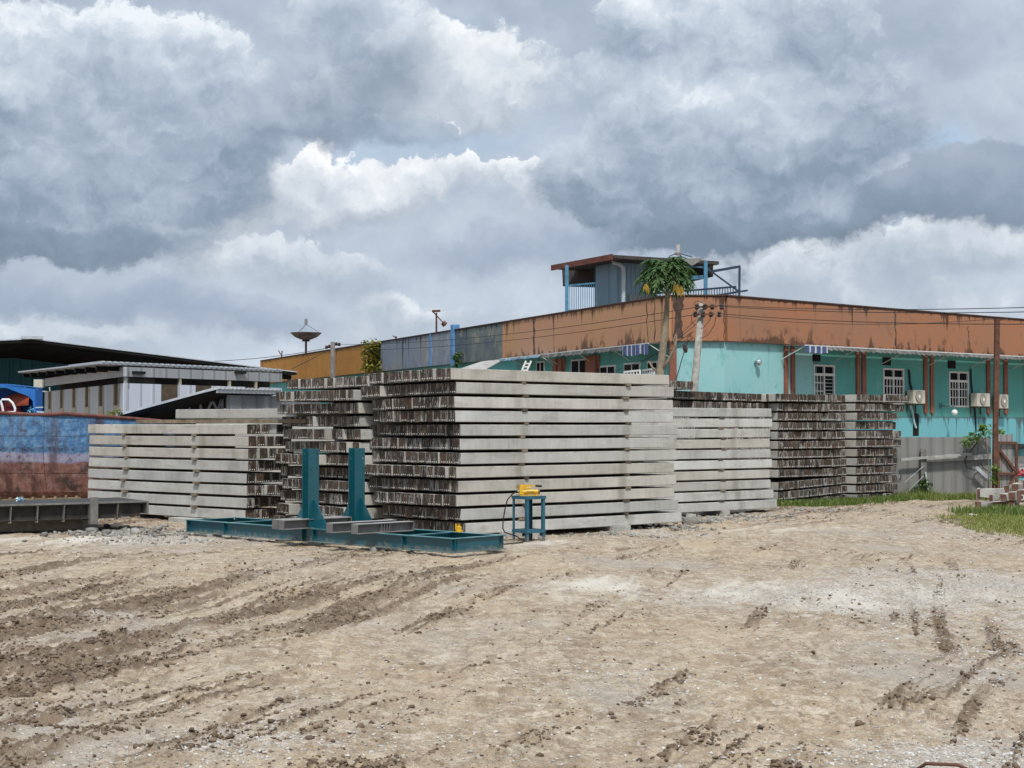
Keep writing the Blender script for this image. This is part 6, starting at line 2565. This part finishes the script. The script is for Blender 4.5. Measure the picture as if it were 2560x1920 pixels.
def chunk(px0, px1, y0, y1, Y, L, dx, label, pale=False, tilt=0.0, rot=0.0):
    """a cut length of pile: px box of its end face, running back along dx"""
    a_, b_ = at(px0, y1, Y), at(px1, y0, Y)
    w, h = b_.x - a_.x, b_.z - a_.z
    Fm = Frame((a_.x, Y, a_.z), (math.cos(rot), math.sin(rot)))
    d = Vector((dx[0], dx[1], tilt)).normalized() * L
    rg = random.Random(px0 * 7 + y0)
    f = [Fm.p(x * w + rg.uniform(-.02, .02), 0, z * h + rg.uniform(-.02, .02)) for x, z in ((0, 0), (1, 0), (1, 1), (0, 1))]
    b2 = [p + d + Vector((rg.uniform(-.03, .03), 0, rg.uniform(-.03, .03))) for p in f]
    mb = MB()
    mb.hexa([f[0], f[1], b2[1], b2[0], f[3], f[2], b2[2], b2[3]], 0)
    mb.m[2] = 1 if not pale else 0
    o = mb.build('pile_offcut', [M_conc if not pale else M_pilec, M_brk], bevel=.012)
    return tag(o, label, 'pile offcut', 'broken pile pieces at the right edge')


M_pilec = simple('pale_offcut', (.42, .41, .37), .9, .15, 3, dirt=(.2, .18, .15))
chunk(2441, 2451, 1222, 1247, 46.8, .35, (.3, 1), 'dark red end piece at the left of the broken pile heap')
chunk(2450, 2470, 1222, 1244, 46.7, 1.6, (1, .35), 'long pale pile offcut lying on top of the broken heap', True)
chunk(2438, 2453, 1252, 1280, 46.0, .9, (1, .5), 'brown squared offcut tipped at the lower left of the heap', False, -.1)
chunk(2465, 2512, 1255, 1282, 46.2, .8, (.6, .8), 'wide dark brown offcut in the grass at the heap foot')
chunk(2472, 2486, 1237, 1255, 45.9, .6, (.8, .5), 'tilted triangular looking brown offcut in the middle of the heap', False, .25, .5)
chunk(2500, 2518, 1234, 1252, 46.0, .7, (.7, .7), 'dark brown offcut end in the second row of the heap')
chunk(2508, 2526, 1213, 1233, 46.4, .7, (.8, .6), 'brown offcut with a pale top at the top of the heap')
chunk(2528, 2546, 1210, 1230, 46.3, .6, (.5, .8), 'greyish offcut at the top right of the heap')
chunk(2519, 2540, 1229, 1250, 46.05, .7, (.6, .8), 'small brown offcut behind the lettered pile end')
jend = chunk(2540, 2572, 1223, 1256, 45.2, 1.5, (.6, .8), 'big reddish pile end lettered with a white J at the right edge')
chunk(2515, 2536, 1252, 1282, 46.1, .6, (.5, .8), 'shadowed grey offcut at the foot of the heap by the lettered ends')
oend = chunk(2552, 2590, 1262, 1296, 44.8, 1.5, (.6, .8), 'lowest reddish pile end with a small white mark at the right edge')
chunk(2556, 2590, 1200, 1222, 46.0, .8, (.6, .8), 'uppermost brown offcut at the right edge of the heap')


def letters(parent, px, py, Y, strokes, s):
    mb = MB()
    c = at(px, py, Y)
    for (x0, z0_), (x1, z1_) in strokes:
        mb.bar(c + Vector((x0 * s, 0, z0_ * s)), c + Vector((x1 * s, 0, z1_ * s)), .022, .004, 0, (0, 1, 0))
    o = mb.build('white_letter', M_white, parent)


letters(jend, 2554, 1244, 45.17, [((.0, .5), (.5, .5)), ((.4, .5), (.4, -.35)), ((.4, -.35), (.2, -.5)), ((.2, -.5), (-.05, -.4))], .14)
letters(oend, 2556, 1271, 44.77, [((-.3, .3), (.3, .3)), ((.3, .3), (.3, -.1)), ((.3, -.1), (-.3, -.1)), ((-.3, -.1), (-.3, .3)), ((.3, -.1), (.1, -.5))], .07)
mb = MB()
q = G(2433, 1293)
leaf_mass(mb, (q.x, q.y, .05), (.09, .07, .05), 30, .12, rn)
tag(mb.build('plastic_bag', M_white), 'crumpled white plastic scrap in the grass by the broken heap', 'plastic scrap')
mb = MB()
p = G(2350, 1926)
z = ground_z(p.x, p.y)
mb.tube([(p.x - .15, p.y + .1, z - .02), (p.x - .10, p.y, z + .05), (p.x + .12, p.y - .02, z + .045), (p.x + .2, p.y - .2, z + .03)], .013, 8)
tag(mb.build('rebar_scrap', M_rust), 'bent rusty steel bar half buried at the bottom edge', 'steel bar')
